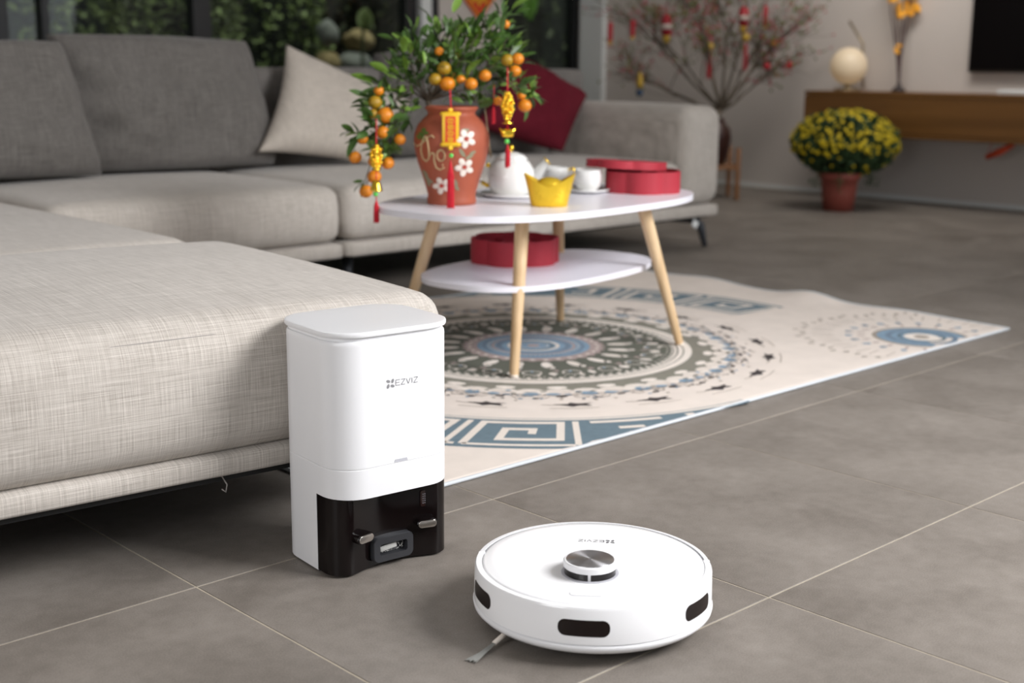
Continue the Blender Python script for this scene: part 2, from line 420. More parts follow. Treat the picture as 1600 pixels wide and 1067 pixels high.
def pillow(c00, c10, c11, c01, th, N=28, pinch=0.5, concave=0.05, wr=0.0, seed=0, dimples=()):
    """cushion from its four corners; th = full thickness at the middle"""
    P = [Vector(q) for q in (c00, c10, c11, c01)]
    nrm = (P[1]-P[0]).cross(P[3]-P[0]).normalized(); ctr = sum(P, Vector())/4
    bm = bmesh.new(); grid = {}
    for s in (1, -1):
        for i in range(N+1):
            for j in range(N+1):
                if s < 0 and (i in (0, N) or j in (0, N)): grid[s, i, j] = grid[1, i, j]; continue
                u, v = i/N, j/N
                a, b = math.sin((2*u-1)*PI/2)*.5+(2*u-1)*.5, math.sin((2*v-1)*PI/2)*.5+(2*v-1)*.5
                uu, vv = (a+1)/2, (b+1)/2
                p = P[0]*(1-uu)*(1-vv)+P[1]*uu*(1-vv)+P[2]*uu*vv+P[3]*(1-uu)*vv
                # pull the edges in between the corners
                p = p.lerp(ctr, concave*((1-a*a)*b*b+(1-b*b)*a*a))
                t = max(0, (1-a**4)*(1-b**4))**pinch
                n_ = 0
                if wr: n_ = wr*noise.noise(Vector((uu*3.1+seed, vv*3.3, s*2)))+wr*.4*noise.noise(Vector((uu*9+seed, vv*8, s*3)))
                dd = 0
                for (du, dv, dr, dz) in dimples:
                    e = ((uu-du)**2+(vv-dv)**2)/dr**2
                    dd -= dz*math.exp(-e)
                p = p+nrm*s*(t*th/2+(n_+dd)*t)
                grid[s, i, j] = bm.verts.new(p)
    for s in (1, -1):
        for i in range(N):
            for j in range(N):
                f = [grid[s, i, j], grid[s, i+1, j], grid[s, i+1, j+1], grid[s, i, j+1]]
                if s < 0: f.reverse()
                try: bm.faces.new(f)
                except ValueError: pass
    return bm
def ribbon(bm, pts, wd, to3, closed=False, mi=0):
    """flat stroke in a 2-D plan, mapped to 3-D by to3(x, y)"""
    P = [Vector((p[0], p[1], 0)) for p in pts]; n = len(P); L_, R_ = [], []
    for i in range(n):
        if closed: a, b = P[(i-1) % n], P[(i+1) % n]
        else: a, b = P[max(i-1, 0)], P[min(i+1, n-1)]
        d0 = (P[i]-a); d1 = (b-P[i])
        d0 = d0.normalized() if d0.length > 1e-9 else d1.normalized()
        d1 = d1.normalized() if d1.length > 1e-9 else d0
        t = (d0+d1)
        t = t.normalized() if t.length > 1e-6 else d0
        nn = Vector((-t.y, t.x, 0)); k = max(0.4, nn.dot(Vector((-d0.y, d0.x, 0))))
        L_.append(bm.verts.new(to3(*(P[i]+nn*wd/2/k).xy))); R_.append(bm.verts.new(to3(*(P[i]-nn*wd/2/k).xy)))
    for i in range(n if closed else n-1):
        j = (i+1) % n
        f = bm.faces.new((R_[i], R_[j], L_[j], L_[i])); f.material_index = mi
def poly(bm, pts, to3, mi=0):
    f = bm.faces.new([bm.verts.new(to3(x, y)) for x, y in pts]); f.material_index = mi
def copy_obj(o, parent=None):
    c = o.copy(); COL.objects.link(c)
    if parent: c.parent = parent
    return c

# ================================================================== SETTING
# floor: a grout bed with 600 mm stone tiles standing 0.8 mm proud of it
T = 0.6
floor = struct('floor', nbox((1.8, 1.5, -0.0508), (9.6, 7.2, 0.1), 0), M['grout'])
tile0 = None
for i in range(-3, 11):
    for j in range(-4, 9):
        x0, x1, y0, y1 = i*T, min((i+1)*T, 6.04), j*T, min((j+1)*T, 4.95)
        if x1-x0 < 0.05 or y1-y0 < 0.05: continue
        if x0 < -0.65 and y0 > 0.5 and y0 > 1.0: continue
        g = 0.0028
        full = abs(x1-x0-T) < 1e-6 and abs(y1-y0-T) < 1e-6
        c = ((x0+x1)/2, (y0+y1)/2, 0)
        if full and tile0 is not None:
            t = copy_obj(tile0, floor)
        else:
            bm = nbox((0, 0, -0.004), (x1-x0-g, y1-y0-g, 0.008), 0.0007, None, 1)
            t = obj('tile', bm, M['tile'], floor, smooth=False)
            if full: tile0 = t
        t.location = c
# TV wall (plane x = 6.05)
wall_right = struct('wall_right', nbox((6.12, 1.5, 1.3), (0.14, 7.2, 2.75), 0), M['wall'])
# plain wall added on the left, outside the frame, to cut the sky light
struct('wall_left', nbox((-2.75, 1.5, 1.3), (0.14, 7.0, 2.75), 0), M['wall'])
# window wall (plane y = 5)
WY = 5.0
struct('wall_back', nbox((5.002, WY+0.06, 1.3), (0.556, 0.12, 2.75), 0), M['wall'])
struct('ceiling', nbox((1.8, 1.3, 2.75), (8.8, 7.8, 0.1), 0), M['ceiling'])
struct('baseboard_right', nbox((6.042, 1.5, 0.0125), (0.014, 7.2, 0.025), 0.002), M['white_paint'])
struct('trim_1', nbox((6.03, 4.86, 1.33), (0.05, 0.22, 2.7), 0.004), M['white_paint'])   # pale reveal beside the window corner

def window(name, x0, x1, posts, lab):
    f = struct(name, nbox(((x0+x1)/2, WY+0.05, 0.03), (x1-x0, 0.09, 0.06), 0.003), M['frame'])
    obj('top_rail', nbox(((x0+x1)/2, WY+0.05, 2.62), (x1-x0, 0.09, 0.12), 0.003), M['frame'], f, False)
    for (a, b) in posts:
        obj('frame_post', nbox(((a+b)/2, WY+0.05, 1.31), (b-a, 0.085, 2.5), 0.003), M['frame'], f, False)
    prev = None
    es = sorted(posts)
    for (a, b), (c, d) in zip(es, es[1:]):
        obj('pane', nbox(((b+c)/2, WY+0.05, 1.31), (c-b, 0.008, 2.5)), M['glass'], f, False)
    return f
window('window_1', 0.2, 4.547, [(0.2, 0.26), (1.80, 1.90), (2.075, 2.115), (2.947, 3.06), (4.46, 4.547)], '')
window('window_2', 4.632, 4.73, [(4.632, 4.724)], '')
window('window_3', 5.278, 6.03, [(5.278, 5.31), (5.99, 6.03)], '')
struct('trim_2', nbox((4.59, WY+0.02, 1.33), (0.085, 0.12, 2.66), 0.004), M['white_paint'])

# ================================================================== GARDEN BEYOND THE GLASS
struct('ground', nbox((4.5, 7.6, -0.08), (11, 5.0, 0.1)), M['ground'])
def leaf_cloud(n, fn, size, rnd, mi_fn=None):
    bm = bmesh.new()
    for _ in range(n):
        p = fn(rnd); s = size*rnd.uniform(.6, 1.4)
        a = Vector((rnd.gauss(0, 1), rnd.gauss(0, 1), rnd.gauss(0, 1))).normalized()
        b = a.cross(Vector((rnd.gauss(0, 1), rnd.gauss(0, 1), rnd.gauss(0, 1)))).normalized()
        f = bm.faces.new([bm.verts.new(p+a*s), bm.verts.new(p+b*s*.45), bm.verts.new(p-a*s), bm.verts.new(p-b*s*.45)])
        if mi_fn: f.material_index = mi_fn(rnd)
    return bm
rg = random.Random(3)
def shrub(label, c, rad, mats, n, size, name='garden_shrub', cat='shrub'):
    t = thing(name, label, cat, (c[0], c[1], -0.03), 0, 'shrubs beyond the window wall')
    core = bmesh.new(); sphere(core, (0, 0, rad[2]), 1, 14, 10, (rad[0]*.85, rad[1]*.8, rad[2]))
    obj('dark_core', core, M['hedgecore'], t)  # solid dark core added inside so no sky shows between the leaves
    def fn(r2):
        v = Vector((r2.gauss(0, 1), r2.gauss(0, 1), r2.gauss(0, 1))).normalized()*r2.uniform(.82, 1.08)
        return Vector((v.x*rad[0], v.y*rad[1], rad[2]+v.z*rad[2]))
    o = obj('foliage', leaf_cloud(n, fn, size, rg, lambda r2: 0 if r2.random() < .6 else 1), mats, t, False)
    o['kind'] = 'stuff'
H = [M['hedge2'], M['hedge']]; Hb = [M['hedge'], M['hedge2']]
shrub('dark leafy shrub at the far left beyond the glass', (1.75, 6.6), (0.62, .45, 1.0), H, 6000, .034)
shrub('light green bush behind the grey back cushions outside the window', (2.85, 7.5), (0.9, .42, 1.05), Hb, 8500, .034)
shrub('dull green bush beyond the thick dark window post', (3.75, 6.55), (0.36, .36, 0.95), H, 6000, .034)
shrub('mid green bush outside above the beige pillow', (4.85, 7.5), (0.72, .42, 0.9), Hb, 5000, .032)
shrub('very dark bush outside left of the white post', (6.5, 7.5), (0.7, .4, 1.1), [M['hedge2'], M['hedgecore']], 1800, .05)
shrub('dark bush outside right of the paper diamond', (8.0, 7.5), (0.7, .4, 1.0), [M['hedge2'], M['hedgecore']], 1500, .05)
o = struct('hedge_backing', nbox((4.8, 8.2, 1.4), (10.5, 0.15, 3.0)), M['hedgecore'])  # dark backing board added behind the shrubs to block bright sky
def rock(bm, c, s, seed):
    r2 = bmesh.ops.create_icosphere(bm, subdivisions=3, radius=1)
    for v in r2['verts']:
        k = 1+0.22*noise.noise(v.co*1.3+Vector((seed, 0, 0)))
        v.co = Vector((v.co.x*s[0]*k+c[0], v.co.y*s[1]*k+c[1], v.co.z*s[2]*k+c[2]))
    return bm
pY = 6.6
for k, (px, py, sx, sz, mk, lab) in enumerate([
        (562, 62, .13, .08, 'stonew', 'ochre block topmost of the garden stones outside'),
        (512, 52, .07, .10, 'stone', 'upright grey stone left of the ochre block outside'),
        (556, 98, .15, .08, 'stone', 'grey boulder low under the ochre block outside'),
        (512, 96, .09, .08, 'stonew', 'brown stone low at the left of the rock pile outside')]):
    q = atY(px, py, pY); o = obj('garden_stone', rock(bmesh.new(), (0, 0, 0), (sx, .10, sz), k*3.1), M[mk])
    o.location = q; tag(o, lab, 'stone', 'garden stones outside')
# the stones stand on a dark rockery mound
q = atY(540, 130, pY)
o = obj('rockery_mound', rock(bmesh.new(), (0, 0, 0), (.48, .35, q.z*.95), 9.2), M['hedgecore']); o.location = (q.x, pY+.1, q.z*.35)
tag(o, 'dark mound that carries the garden stones outside', 'mound')
# broad bright leaf
def big_leaf(label, px, py, Y, L_, W_, m):
    t = thing('broad_leaf_plant', label, 'plant', (atY(px, py, Y).x, Y+.05, -0.03), 0, 'broad leaved plants outside')
    q = atY(px, py, Y)
    bm = bmesh.new(); rows = []
    for i in range(9):
        a = i/8; wv = W_*math.sin(PI*min(1, a*.97+.03))**.7
        rows.append([bm.verts.new((wv*s, .03*s*s-.02, q.z+L_*(.5-a)+.03)) for s in (-1, -.5, 0, .5, 1)])
    for a, b in zip(rows, rows[1:]):
        for i in range(4): bm.faces.new((a[i], a[i+1], b[i+1], b[i]))
    bmesh.ops.solidify(bm, geom=bm.faces[:], thickness=.004)
    obj('leaf', bm, m, t)
    obj('stalk', tube(bmesh.new(), [(.02, .1, 0), (.05, .12, q.z*.6), (0, .03, q.z+L_*.45)], .012), M['hedge2'], t)
big_leaf('bright green broad leaf outside right of the paper diamond', 836, 5, 5.9, .26, .085, M['hedge3'])
big_leaf('dull green round leaf outside above the ochre stone', 578, 30, 6.2, .16, .075, M['hedge'])

# ================================================================== PAPER DIAMOND ON THE WALL PANEL
pd = atY(748, -12, WY-.012)
bm = bmesh.new()
hd = .26
box(bm, (0, 0, 0), (hd*.98, .006, hd*.98), 0, Matrix.Rotation(PI/4, 3, 'Y'))
t = thing('paper_diamond', 'red paper diamond with gold border hanging on the wall panel', 'decoration', (pd.x, WY-.014, pd.z))
obj('paper', bm, M['paperred'], t, False)
bm = bmesh.new()
hb = hd*.98/math.sqrt(2)
to = lambda x, y: Vector((x, -.0045, y))
ribbon(bm, [(0, -hb*.86), (hb*.86, 0), (0, hb*.86), (-hb*.86, 0)], .010, to, True)
for a in range(8):
    c_, s_ = math.cos(a*PI/4), math.sin(a*PI/4)
    poly(bm, [(c_*.02-s_*.0, s_*.02), (c_*.06-s_*.018, s_*.06+c_*.018), (c_*.10, s_*.10), (c_*.06+s_*.018, s_*.06-c_*.018)], to)
obj('gold_print', bm, M['goldpaint'], t, False)

# ================================================================== RUG
RX0, RX1, RY0, RY1 = 0.42, 2.785, 0.11, 1.62
def rz_(x, y):
    z = 0.006
    d = math.exp(-((x-2.80)/.10)**2)
    z += d*(0.022*math.exp(-((y-.80)/.10)**2)+0.010*math.exp(-((y-1.25)/.12)**2)+.006*math.exp(-((y-.45)/.12)**2))
    z += 0.010*math.exp(-((y-1.62)/.10)**2)*(.5+.5*math.sin(x*9))
    return z
def rxo(x, y):  # the free right edge wanders a little
    e = max(0, (x-2.5)/.285)
    return x+e*(.018*math.sin(y*6.0)-.008)+e*.02*max(0, min(1, (y-.4)/.3))*(1-.0)
rug = thing('rug', 'cream rug with round blue and olive medallion under the side table', 'rug', ((RX0+RX1)/2, (RY0+RY1)/2, 0))
off = Vector(rug.location)
def rmap(layer):
    return lambda x, y: Vector((rxo(x, y), y, rz_(x, y)+layer*0.00035))-off
bm = bmesh.new(); NX, NY = 120, 76; g = {}
for i in range(NX+1):
    for j in range(NY+1):
        x = RX0+(RX1-RX0)*i/NX; y = RY0+(RY1-RY0)*j/NY
        g[i, j] = bm.verts.new(rmap(0)(x, y))
for i in range(NX):
    for j in range(NY): bm.faces.new((g[i, j], g[i+1, j], g[i+1, j+1], g[i, j+1]))
ext = bmesh.ops.extrude_face_region(bm, geom=bm.faces[:])
for v in [v for v in ext['geom'] if isinstance(v, bmesh.types.BMVert)]: pass
for v in g.values(): v.co.z -= 0.0045
bmesh.ops.recalc_face_normals(bm, faces=bm.faces)
obj('pile', bm, M['rug'], rug, True)
bm = bmesh.new()
ed = [(RX0+(RX1-RX0)*i/80, RY0) for i in range(81)]+[(RX1, RY0+(RY1-RY0)*i/60) for i in range(1, 61)]+[(RX1-(RX1-RX0)*i/80, RY1) for i in range(1, 81)]+[(RX0, RY1-(RY1-RY0)*i/40) for i in range(1, 40)]
tube(bm, [rmap(0)(*q)-Vector((0, 0, .0012)) for q in ed]+[rmap(0)(*ed[0])-Vector((0, 0, .0012))], .0042, 6, False)
obj('edge_binding', bm, M['rug_edge'], rug)
# printed pattern ---------------------------------------------------
CX, CY = 1.547, 0.865
def inside(x, y): return RX0+.004 < x < RX1-.004 and RY0+.004 < y < RY1-.004
def pol(r_, a): return (CX+r_*math.cos(a), CY+r_*math.sin(a))
def annulus(bm, r0, r1, a0, a1, n, to, mi, cx=CX, cy=CY):
    prev = None
    for i in range(n+1):
        a = a0+(a1-a0)*i/n
        p0 = (cx+r0*math.cos(a), cy+r0*math.sin(a)); p1 = (cx+r1*math.cos(a), cy+r1*math.sin(a))
        if prev and all(inside(*q) for q in (p0, p1, *prev)):
            f = bm.faces.new([bm.verts.new(to(*q)) for q in (prev[0], prev[1], p1, p0)]); f.material_index = mi
        prev = (p0, p1)
def blob(bm, c, a, b, rot, to, mi, n=10, jag=0, rnd=None):
    pts = []
    for i in range(n):
        t_ = 2*PI*i/n; k = 1+(rnd.uniform(-jag, jag) if jag else 0)
        x, y = a*k*math.cos(t_), b*k*math.sin(t_)
        pts.append((c[0]+x*math.cos(rot)-y*math.sin(rot), c[1]+x*math.sin(rot)+y*math.cos(rot)))
    if all(inside(*q) for q in pts): poly(bm, pts, to, mi)
PM = [M['r_cream'], M['r_blue'], M['r_light'], M['r_mid'], M['r_olive'], M['r_sage'], M['r_dark'], M['r_pink'], M['r_taupe'], M['r_pale']]
CR_, BL, LB, MB, OL, SG, DK, PK, TP, PA = range(10)
rr = random.Random(11)
bm = bmesh.new()
T2 = 2*PI
# sage ring, cream rings, olive field
annulus(bm, .428, .500, 0, T2, 120, rmap(1), SG)
for k in range(48):
    blob(bm, pol(.503, k*T2/48), .017, .030, k*T2/48, rmap(2), CR_, 10)
for k in range(24): blob(bm, pol(.474, (k+.5)*T2/24), .013, .026, (k+.5)*T2/24, rmap(2), PA, 8)
annulus(bm, .372, .432, 0, T2, 120, rmap(2), PA)
annulus(bm, .408, .412, 0, T2, 120, rmap(3), SG)
annulus(bm, .392, .396, 0, T2, 120, rmap(3), OL)
annulus(bm, .15, .386, 0, T2, 120, rmap(3), OL)
for k in range(90): blob(bm, pol(.381, k*T2/90), .007, .007, k, rmap(4), PA, 6)
for k in range(90): blob(bm, pol(.366, (k+.5)*T2/90), .0035, .0035, k, rmap(4), PA, 5)
for k in range(20):
    a = k*T2/20
    blob(bm, pol(.238, a), .034, .015, a, rmap(4), PA if k % 2 else CR_, 10)
    blob(bm, pol(.268, a+.03), .012, .010, a, rmap(4), PA, 7)
    b = a+T2/40
    ribbon(bm, [pol(.325+.022*math.cos(q*T2/10), b+.075*math.sin(q*T2/10)) for q in range(10)], .0035, rmap(4), True, PA)
    blob(bm, pol(.335, a), .016, .012, a, rmap(4), PA, 7, .3, rr)
    blob(bm, pol(.302, a+.05), .010, .007, a, rmap(4), PK, 6, .3, rr)
    blob(bm, pol(.352, b+.05), .009, .007, a, rmap(4), CR_, 6, .3, rr)
    blob(bm, pol(.312, b), .007, .005, a, rmap(4), LB, 6)
    ribbon(bm, [pol(.285, a), pol(.305, a+.02), pol(.33, a+.01)], .003, rmap(4), False, TP)
annulus(bm, .15, .188, 0, T2, 96, rmap(4), PK)
for k in range(32): blob(bm, pol(.187, k*T2/32), .011, .013, k*T2/32, rmap(5), PK, 8)
for k in range(32): blob(bm, pol(.176, k*T2/32), .006, .007, k*T2/32, rmap(6), PA, 7)
annulus(bm, 0.0, .155, 0, T2, 80, rmap(6), LB)
annulus(bm, .132, .140, 0, T2, 80, rmap(7), MB)
annulus(bm, .108, .116, 0, T2, 80, rmap(7), PK)
annulus(bm, .088, .103, 0, T2, 80, rmap(7), MB)
annulus(bm, .062, .072, 0, T2, 60, rmap(7), CR_)
annulus(bm, .048, .058, 0, T2, 60, rmap(7), BL)
annulus(bm, .0, .018, 0, T2, 30, rmap(7), PK)
for k in range(26): blob(bm, pol(.040, k*T2/26), .003, .003, k, rmap(8), CR_, 5)
for k in range(60): blob(bm, pol(.124, k*T2/60), .003, .003, k, rmap(8), CR_, 5)
# flower fringe
for k in range(24):
    a = k*T2/24
    blob(bm, pol(.537, a), .019, .024, a, rmap(2), LB, 7, .25, rr)
    for q in (-.045, 0, .045): ribbon(bm, [pol(.549+.009*math.cos(t_*T2/8), a+q+.018*math.sin(t_*T2/8)) for t_ in range(8)], .0022, rmap(4), True, TP)
    for q in range(5): blob(bm, pol(rr.uniform(.505, .535), a+rr.uniform(-.12, .12)), .006, .008, a, rmap(4), rr.choice((PA, PA, SG, LB)), 6, .3, rr)
    blob(bm, pol(.524, a+.055), .013, .016, a, rmap(3), PA, 8)
    blob(bm, pol(.524, a-.055), .013, .016, a, rmap(3), PA, 8)
    blob(bm, pol(.540, a+.10), .013, .018, a, rmap(2), LB, 7, .3, rr)
    blob(bm, pol(.545, a-.10), .008, .012, a, rmap(2), MB, 7, .3, rr)
    c = a+T2/48
    for s in (-1, 1):
        ribbon(bm, [pol(.545, c), pol(.552, c+s*.03), pol(.545, c+s*.07)], .004, rmap(3), False, TP)
        ribbon(bm, [pol(.56, c+s*.05), pol(.575, c+s*.07), pol(.570, c+s*.10)], .003, rmap(3), False, TP)
    blob(bm, pol(.560, c), .007, .013, c, rmap(3), DK, 6, .35, rr)
    for q in range(8):
        blob(bm, pol(rr.uniform(.55, .595), a+rr.uniform(-.13, .13)), .004, .006, a, rmap(3), rr.choice((TP, TP, DK, LB)), 5, .3, rr)
    blob(bm, pol(.578, a+.02), .006, .010, a, rmap(3), DK, 6, .4, rr)
# dark birds with twigs
for k in range(20):
    a = R(-18)+k*T2/20
    d = a+PI/2
    c0 = pol(.635, a)
    def L2(u, v):
        u, v = u*1.35, v*1.0
        return (c0[0]+u*math.cos(d)-v*math.sin(d), c0[1]+u*math.sin(d)+v*math.cos(d))
    pts = [L2(*q) for q in ((-.036, .004), (-.014, -.008), (-.004, -.020), (.008, -.010), (.030, -.014), (.022, .002), (.034, .012), (.008, .008), (-.004, .018), (-.010, .006))]
    if all(inside(*q) for q in pts): poly(bm, pts, rmap(2), DK)
    w1 = [L2(-.055, .006), L2(-.04, -.002), L2(-.02, .0)]
    if all(inside(*q) for q in w1): ribbon(bm, w1, .003, rmap(2), False, TP)
    w1 = [L2(-.045, -.03), L2(0, -.034), L2(.04, -.03)]
    if all(inside(*q) for q in w1): ribbon(bm, w1, .0025, rmap(2), False, TP)
    blob(bm, L2(.045, .04), .006, .005, a, rmap(2), TP, 6, .3, rr)
# Greek key arcs
def key_arc(a0, a1, r0, r1, cells, sgn, cx, cy):
    def P(s, t_):
        a = a0+(a1-a0)*s/cells; q = r1+(r0-r1)*t_
        return (cx+q*math.cos(a), cy+q*math.sin(a))
    def line(sts, wd, lay, mi):
        pts = []
        for (s0, t0), (s1, t1) in zip(sts, sts[1:]):
            n = max(1, int(abs(s1-s0)*10))
            pts += [P(s0+(s1-s0)*i/n, t0+(t1-t0)*i/n) for i in range(n)]
        pts.append(P(*sts[-1]))
        run = []
        for q in pts+[None]:
            if q and inside(*q): run.append(q)
            else:
                if len(run) > 1: ribbon(bm, run, wd, rmap(lay), False, mi)
                run = []
    n = int(cells*16)
    prev = None
    for i in range(n+1):
        s = cells*i/n; q = (P(s, 0), P(s, 1))
        if prev:
            pp = [prev[0], q[0], q[1], prev[1]]
            # clip towards the rug by shrinking the outer radius
            def cl(a, b):
                for _ in range(40):
                    if inside(*a): return a
                    a = (a[0]+(b[0]-a[0])*.05, a[1]+(b[1]-a[1])*.05)
                return a
            pp = [cl(prev[0], prev[1]), cl(q[0], q[1]), q[1], prev[1]]
            if inside(*q[1]) and inside(*prev[1]): poly(bm, pp, rmap(1), BL)
        prev = q
    wd = .0175
    line([(0, .955), (cells, .955)], .012, 2, CR_)
    for k in range(int(cells)+1):
        sl = .10*sgn
        if k > cells-.7: continue
        def q_(lst): return [(k+s+sl*(t_-.5)+.06, t_) for s, t_ in lst]
        line(q_([(0, .10), (0, .84), (.72, .84), (.72, .28), (.24, .28), (.24, .62), (.48, .62), (.48, .46)]), wd, 2, CR_)
        line(q_([(0, .10), (.94, .10)]), wd*.8, 2, CR_)
        line(q_([(.86, .10), (.86, .88)]), wd*.8, 2, CR_)
key_arc(R(-6), R(96), .795, 1.03, 6, 1, CX, CY)
key_arc(R(166), R(268), .735, .965, 6, 1, CX-.02, CY-.005)
# small round motif in the right corner
sx, sy = 2.47, .215
def sp(r_, a): return (sx+r_*math.cos(a), sy+r_*math.sin(a))
annulus(bm, .0, .125, 0, T2, 60, rmap(2), LB, sx, sy)
annulus(bm, .085, .10, 0, T2, 60, rmap(3), MB, sx, sy)
annulus(bm, .058, .068, 0, T2, 60, rmap(3), BL, sx, sy)
annulus(bm, .0, .05, 0, T2, 40, rmap(3), PA, sx, sy)
annulus(bm, .0, .022, 0, T2, 30, rmap(4), TP, sx, sy)
annulus(bm, .125, .138, 0, T2, 60, rmap(2), TP, sx, sy)
for k in range(22):
    a = k*T2/22
    blob(bm, sp(.205, a), .013, .010, a, rmap(2), MB if k % 2 else LB, 7, .3, rr)
    blob(bm, sp(.17, a), .014, .006, a, rmap(2), PK, 6)
    for q in (-.05, .05):
        pts = [sp(.25, a+q), sp(.31, a+q*1.3)]
        if all(inside(*z) for z in pts): ribbon(bm, pts, .0028, rmap(2), False, TP)
    for q in range(3):
        blob(bm, sp(.335+.018*(q % 2), a+q*.09), .011, .007, a, rmap(2), TP, 7, .3, rr)
pr_ = obj('printed_pattern', bm, PM, rug, False); pr_['label'] = 'printed medallion, birds and Greek key bands in blue, olive and cream'

# ================================================================== SOFA
ZB, ZS, ZT = .138, .192, .380
def add_leg(parent, x, y, dx, dy):
    bm = bmesh.new()
    tube(bm, [(x-dx*2.6, y-dy*2.6, ZB-.014), (x-dx*.7, y-dy*.7, ZB-.022), (x-dx*.35, y-dy*.35, ZB-.045), (x, y, 0)], [.015, .018, .019, .012], 8)
    box(bm, (x-dx*1.6, y-dy*1.6, ZB-.004), (.10, .10, .008), .002)
    obj('leg', bm, M['dmetal'], parent)
def seam_line(parent, pts, r_=.0022):
    obj('piping', tube(bmesh.new(), pts, r_, 6), M['seam'], parent)

# footstool pushed against the corner seat
ot = thing('ottoman', 'light grey fabric ottoman nearest the camera, behind the white dock', 'ottoman', (0.20, 0.053, 0), R(-5.7))
W0, W1, D1 = -0.75, 0.322, 0.862
obj('cushion', soft_box((W0, 0, .166), (W1, D1, .382), .050, .024, .025, .010, .004), M['sofa'], ot)
obj('base', soft_box((W0+.006, .006, .131), (W1-.030, D1-.006, .170), .012, 0, .05), M['sofa'], ot)
obj('underside', nbox(((W0+W1)/2, D1/2, .124), (W1-W0-.06, D1-.06, .008)), M['under'], ot, False)
seam_line(ot, [(W0+.07, .0072, .3590), (-.3, .0062, .3610), (W1-.07, .0072, .3600)], .0011)
for (x, y, dx, dy) in ((W0+.12, .74, -.04, .04), (W1-.14, .72, .04, .04), (W0+.12, .25, -.04, -.04), (.05, .62, .03, -.03)):
    add_leg(ot, x, y, dx, dy)
obj('loose_thread', tube(bmesh.new(), [(-.115, .03, .138), (-.100, .026, .128), (-.094, .022, .115), (-.098, .020, .104), (-.104, .02, .110)], .0013, 6), M['seam'], ot)

def sofa_module(label, x0, x1, y0, arm=False, back=True, xl=0):
    t = thing('sofa_module', label, 'sofa', ((x0+x1)/2, (y0+2.85)/2, 0), 0, 'sections of the grey corner sofa')
    o_ = Vector(t.location)
    def L_(p): return Vector(p)-o_
    xs = x1-.245 if arm else x1
    obj('seat_cushion', soft_box(L_((x0+.003, y0, ZS)), L_((xs-.003, 2.66, .372)), .05, .022, .035, .012, .004, seed=x0), M['sofa'], t)
    obj('base', soft_box(L_((x0+.004, y0+.005, ZB)), L_((x1-.004, 2.84, ZS-.003)), .012, 0, .06), M['sofa'], t)
    obj('underside', nbox(L_(((x0+x1)/2, (y0+2.84)/2, ZB-.004)), (x1-x0-.08, 2.76-y0, .008)), M['under'], t, False)
    if back: obj('backrest', soft_box(L_((x0+.003, 2.60, ZS)), L_((x1-.003, 2.85, .742)), .035, .004, .04), M['back'], t)
    if arm:
        obj('armrest', soft_box(L_((x1-.245, y0-.005, ZS)), L_((x1, 2.62, .598)), .062, .008, .03, .006), M['sofa'], t)
    for (x, y, dx, dy) in ((x0+.10, y0+.14, -.04, -.05), (x1-.02 if arm else x1-.10, y0+.06 if arm else y0+.14, .05, -.04), (x0+.10, 2.72, -.04, .05), (x1-.10, 2.72, .04, .05)):
        add_leg(t, x-o_.x, y-o_.y, dx, dy)
    return t
sofa_module('corner sofa section between the near ottoman and the grey cushions', -1.0, .600, .972)
sofa_module('middle sofa section under the large grey back cushion', .606, 1.605, 1.80)
sr = sofa_module('right end sofa section with the single armrest', 1.611, 3.575, 1.80, arm=True)
q = atD(1086, 350, depth((3.45, 1.83, .08)))-Vector(sr.location)
obj('care_tag', nbox(q+Vector((0, 0, 0)), (.035, .006, .03), .002, Matrix.Rotation(.5, 3, 'Y')), M['white_paint'], sr)
o = obj('tag_loop', tube(bmesh.new(), [q+Vector((0, 0, .014)), q+Vector((-.005, .01, .06))], .0012, 5), M['white_paint'], sr)

def cushion(name, label, pts, th, m, cat, group=None, **kw):
    ctr = sum((Vector(p) for p in pts), Vector())/4
    b = Vector((ctr.x, ctr.y, min(p[2] for p in pts)))
    o = obj(name, pillow(*[Vector(p)-b for p in pts], th, **kw), m)
    o.location = b
    return tag(o, label, cat, group)
# big back cushions (bottom-left, bottom-right, top-right, top-left)
BK = dict(N=40, pinch=.34, concave=-.008, wr=.034)
cushion('back_cushion', 'grey back cushion at the left edge overlapping its neighbour',
        [(.15, 2.40, .42), (1.06, 2.38, .40), (1.00, 2.50, .822), (.12, 2.50, .815)], .17, M['cush'], 'cushion', 'grey back cushions on the sofa', seed=2.3, **BK)
cushion('back_cushion', 'wide grey back cushion under the thick dark window post',
        [(1.02, 2.50, .40), (1.79, 2.49, .395), (1.745, 2.59, .838), (1.00, 2.60, .848)], .20, M['cush'], 'cushion', 'grey back cushions on the sofa', seed=5.7,
        dimples=[(.10, .30, .09, .055), (.07, .62, .08, .05)], **BK)
cushion('back_cushion', 'grey back cushion half hidden behind the kumquat tree',
        [(2.36, 2.50, .40), (3.06, 2.50, .40), (3.08, 2.64, .80), (2.38, 2.64, .80)], .19, M['cush'], 'cushion', 'grey back cushions on the sofa', seed=9.1, **BK)
cushion('throw_pillow', 'beige throw pillow balanced on one corner on the sofa',
        [(1.655, 2.38, .452), (2.10, 2.30, .392), (2.44, 2.48, .615), (1.90, 2.55, .830)], .15, M['beige'], 'pillow', 'throw pillows on the sofa', N=32, concave=.10, pinch=.62, wr=.012, seed=1.2)
cushion('throw_pillow', 'dark red throw pillow leaning near the armrest',
        [(2.66, 2.36, .52), (3.12, 2.30, .40), (3.39, 2.42, .630), (3.06, 2.52, .80)], .15, M['redp'], 'pillow', 'throw pillows on the sofa', N=32, concave=.05, pinch=.55, wr=.02, seed=4.4)

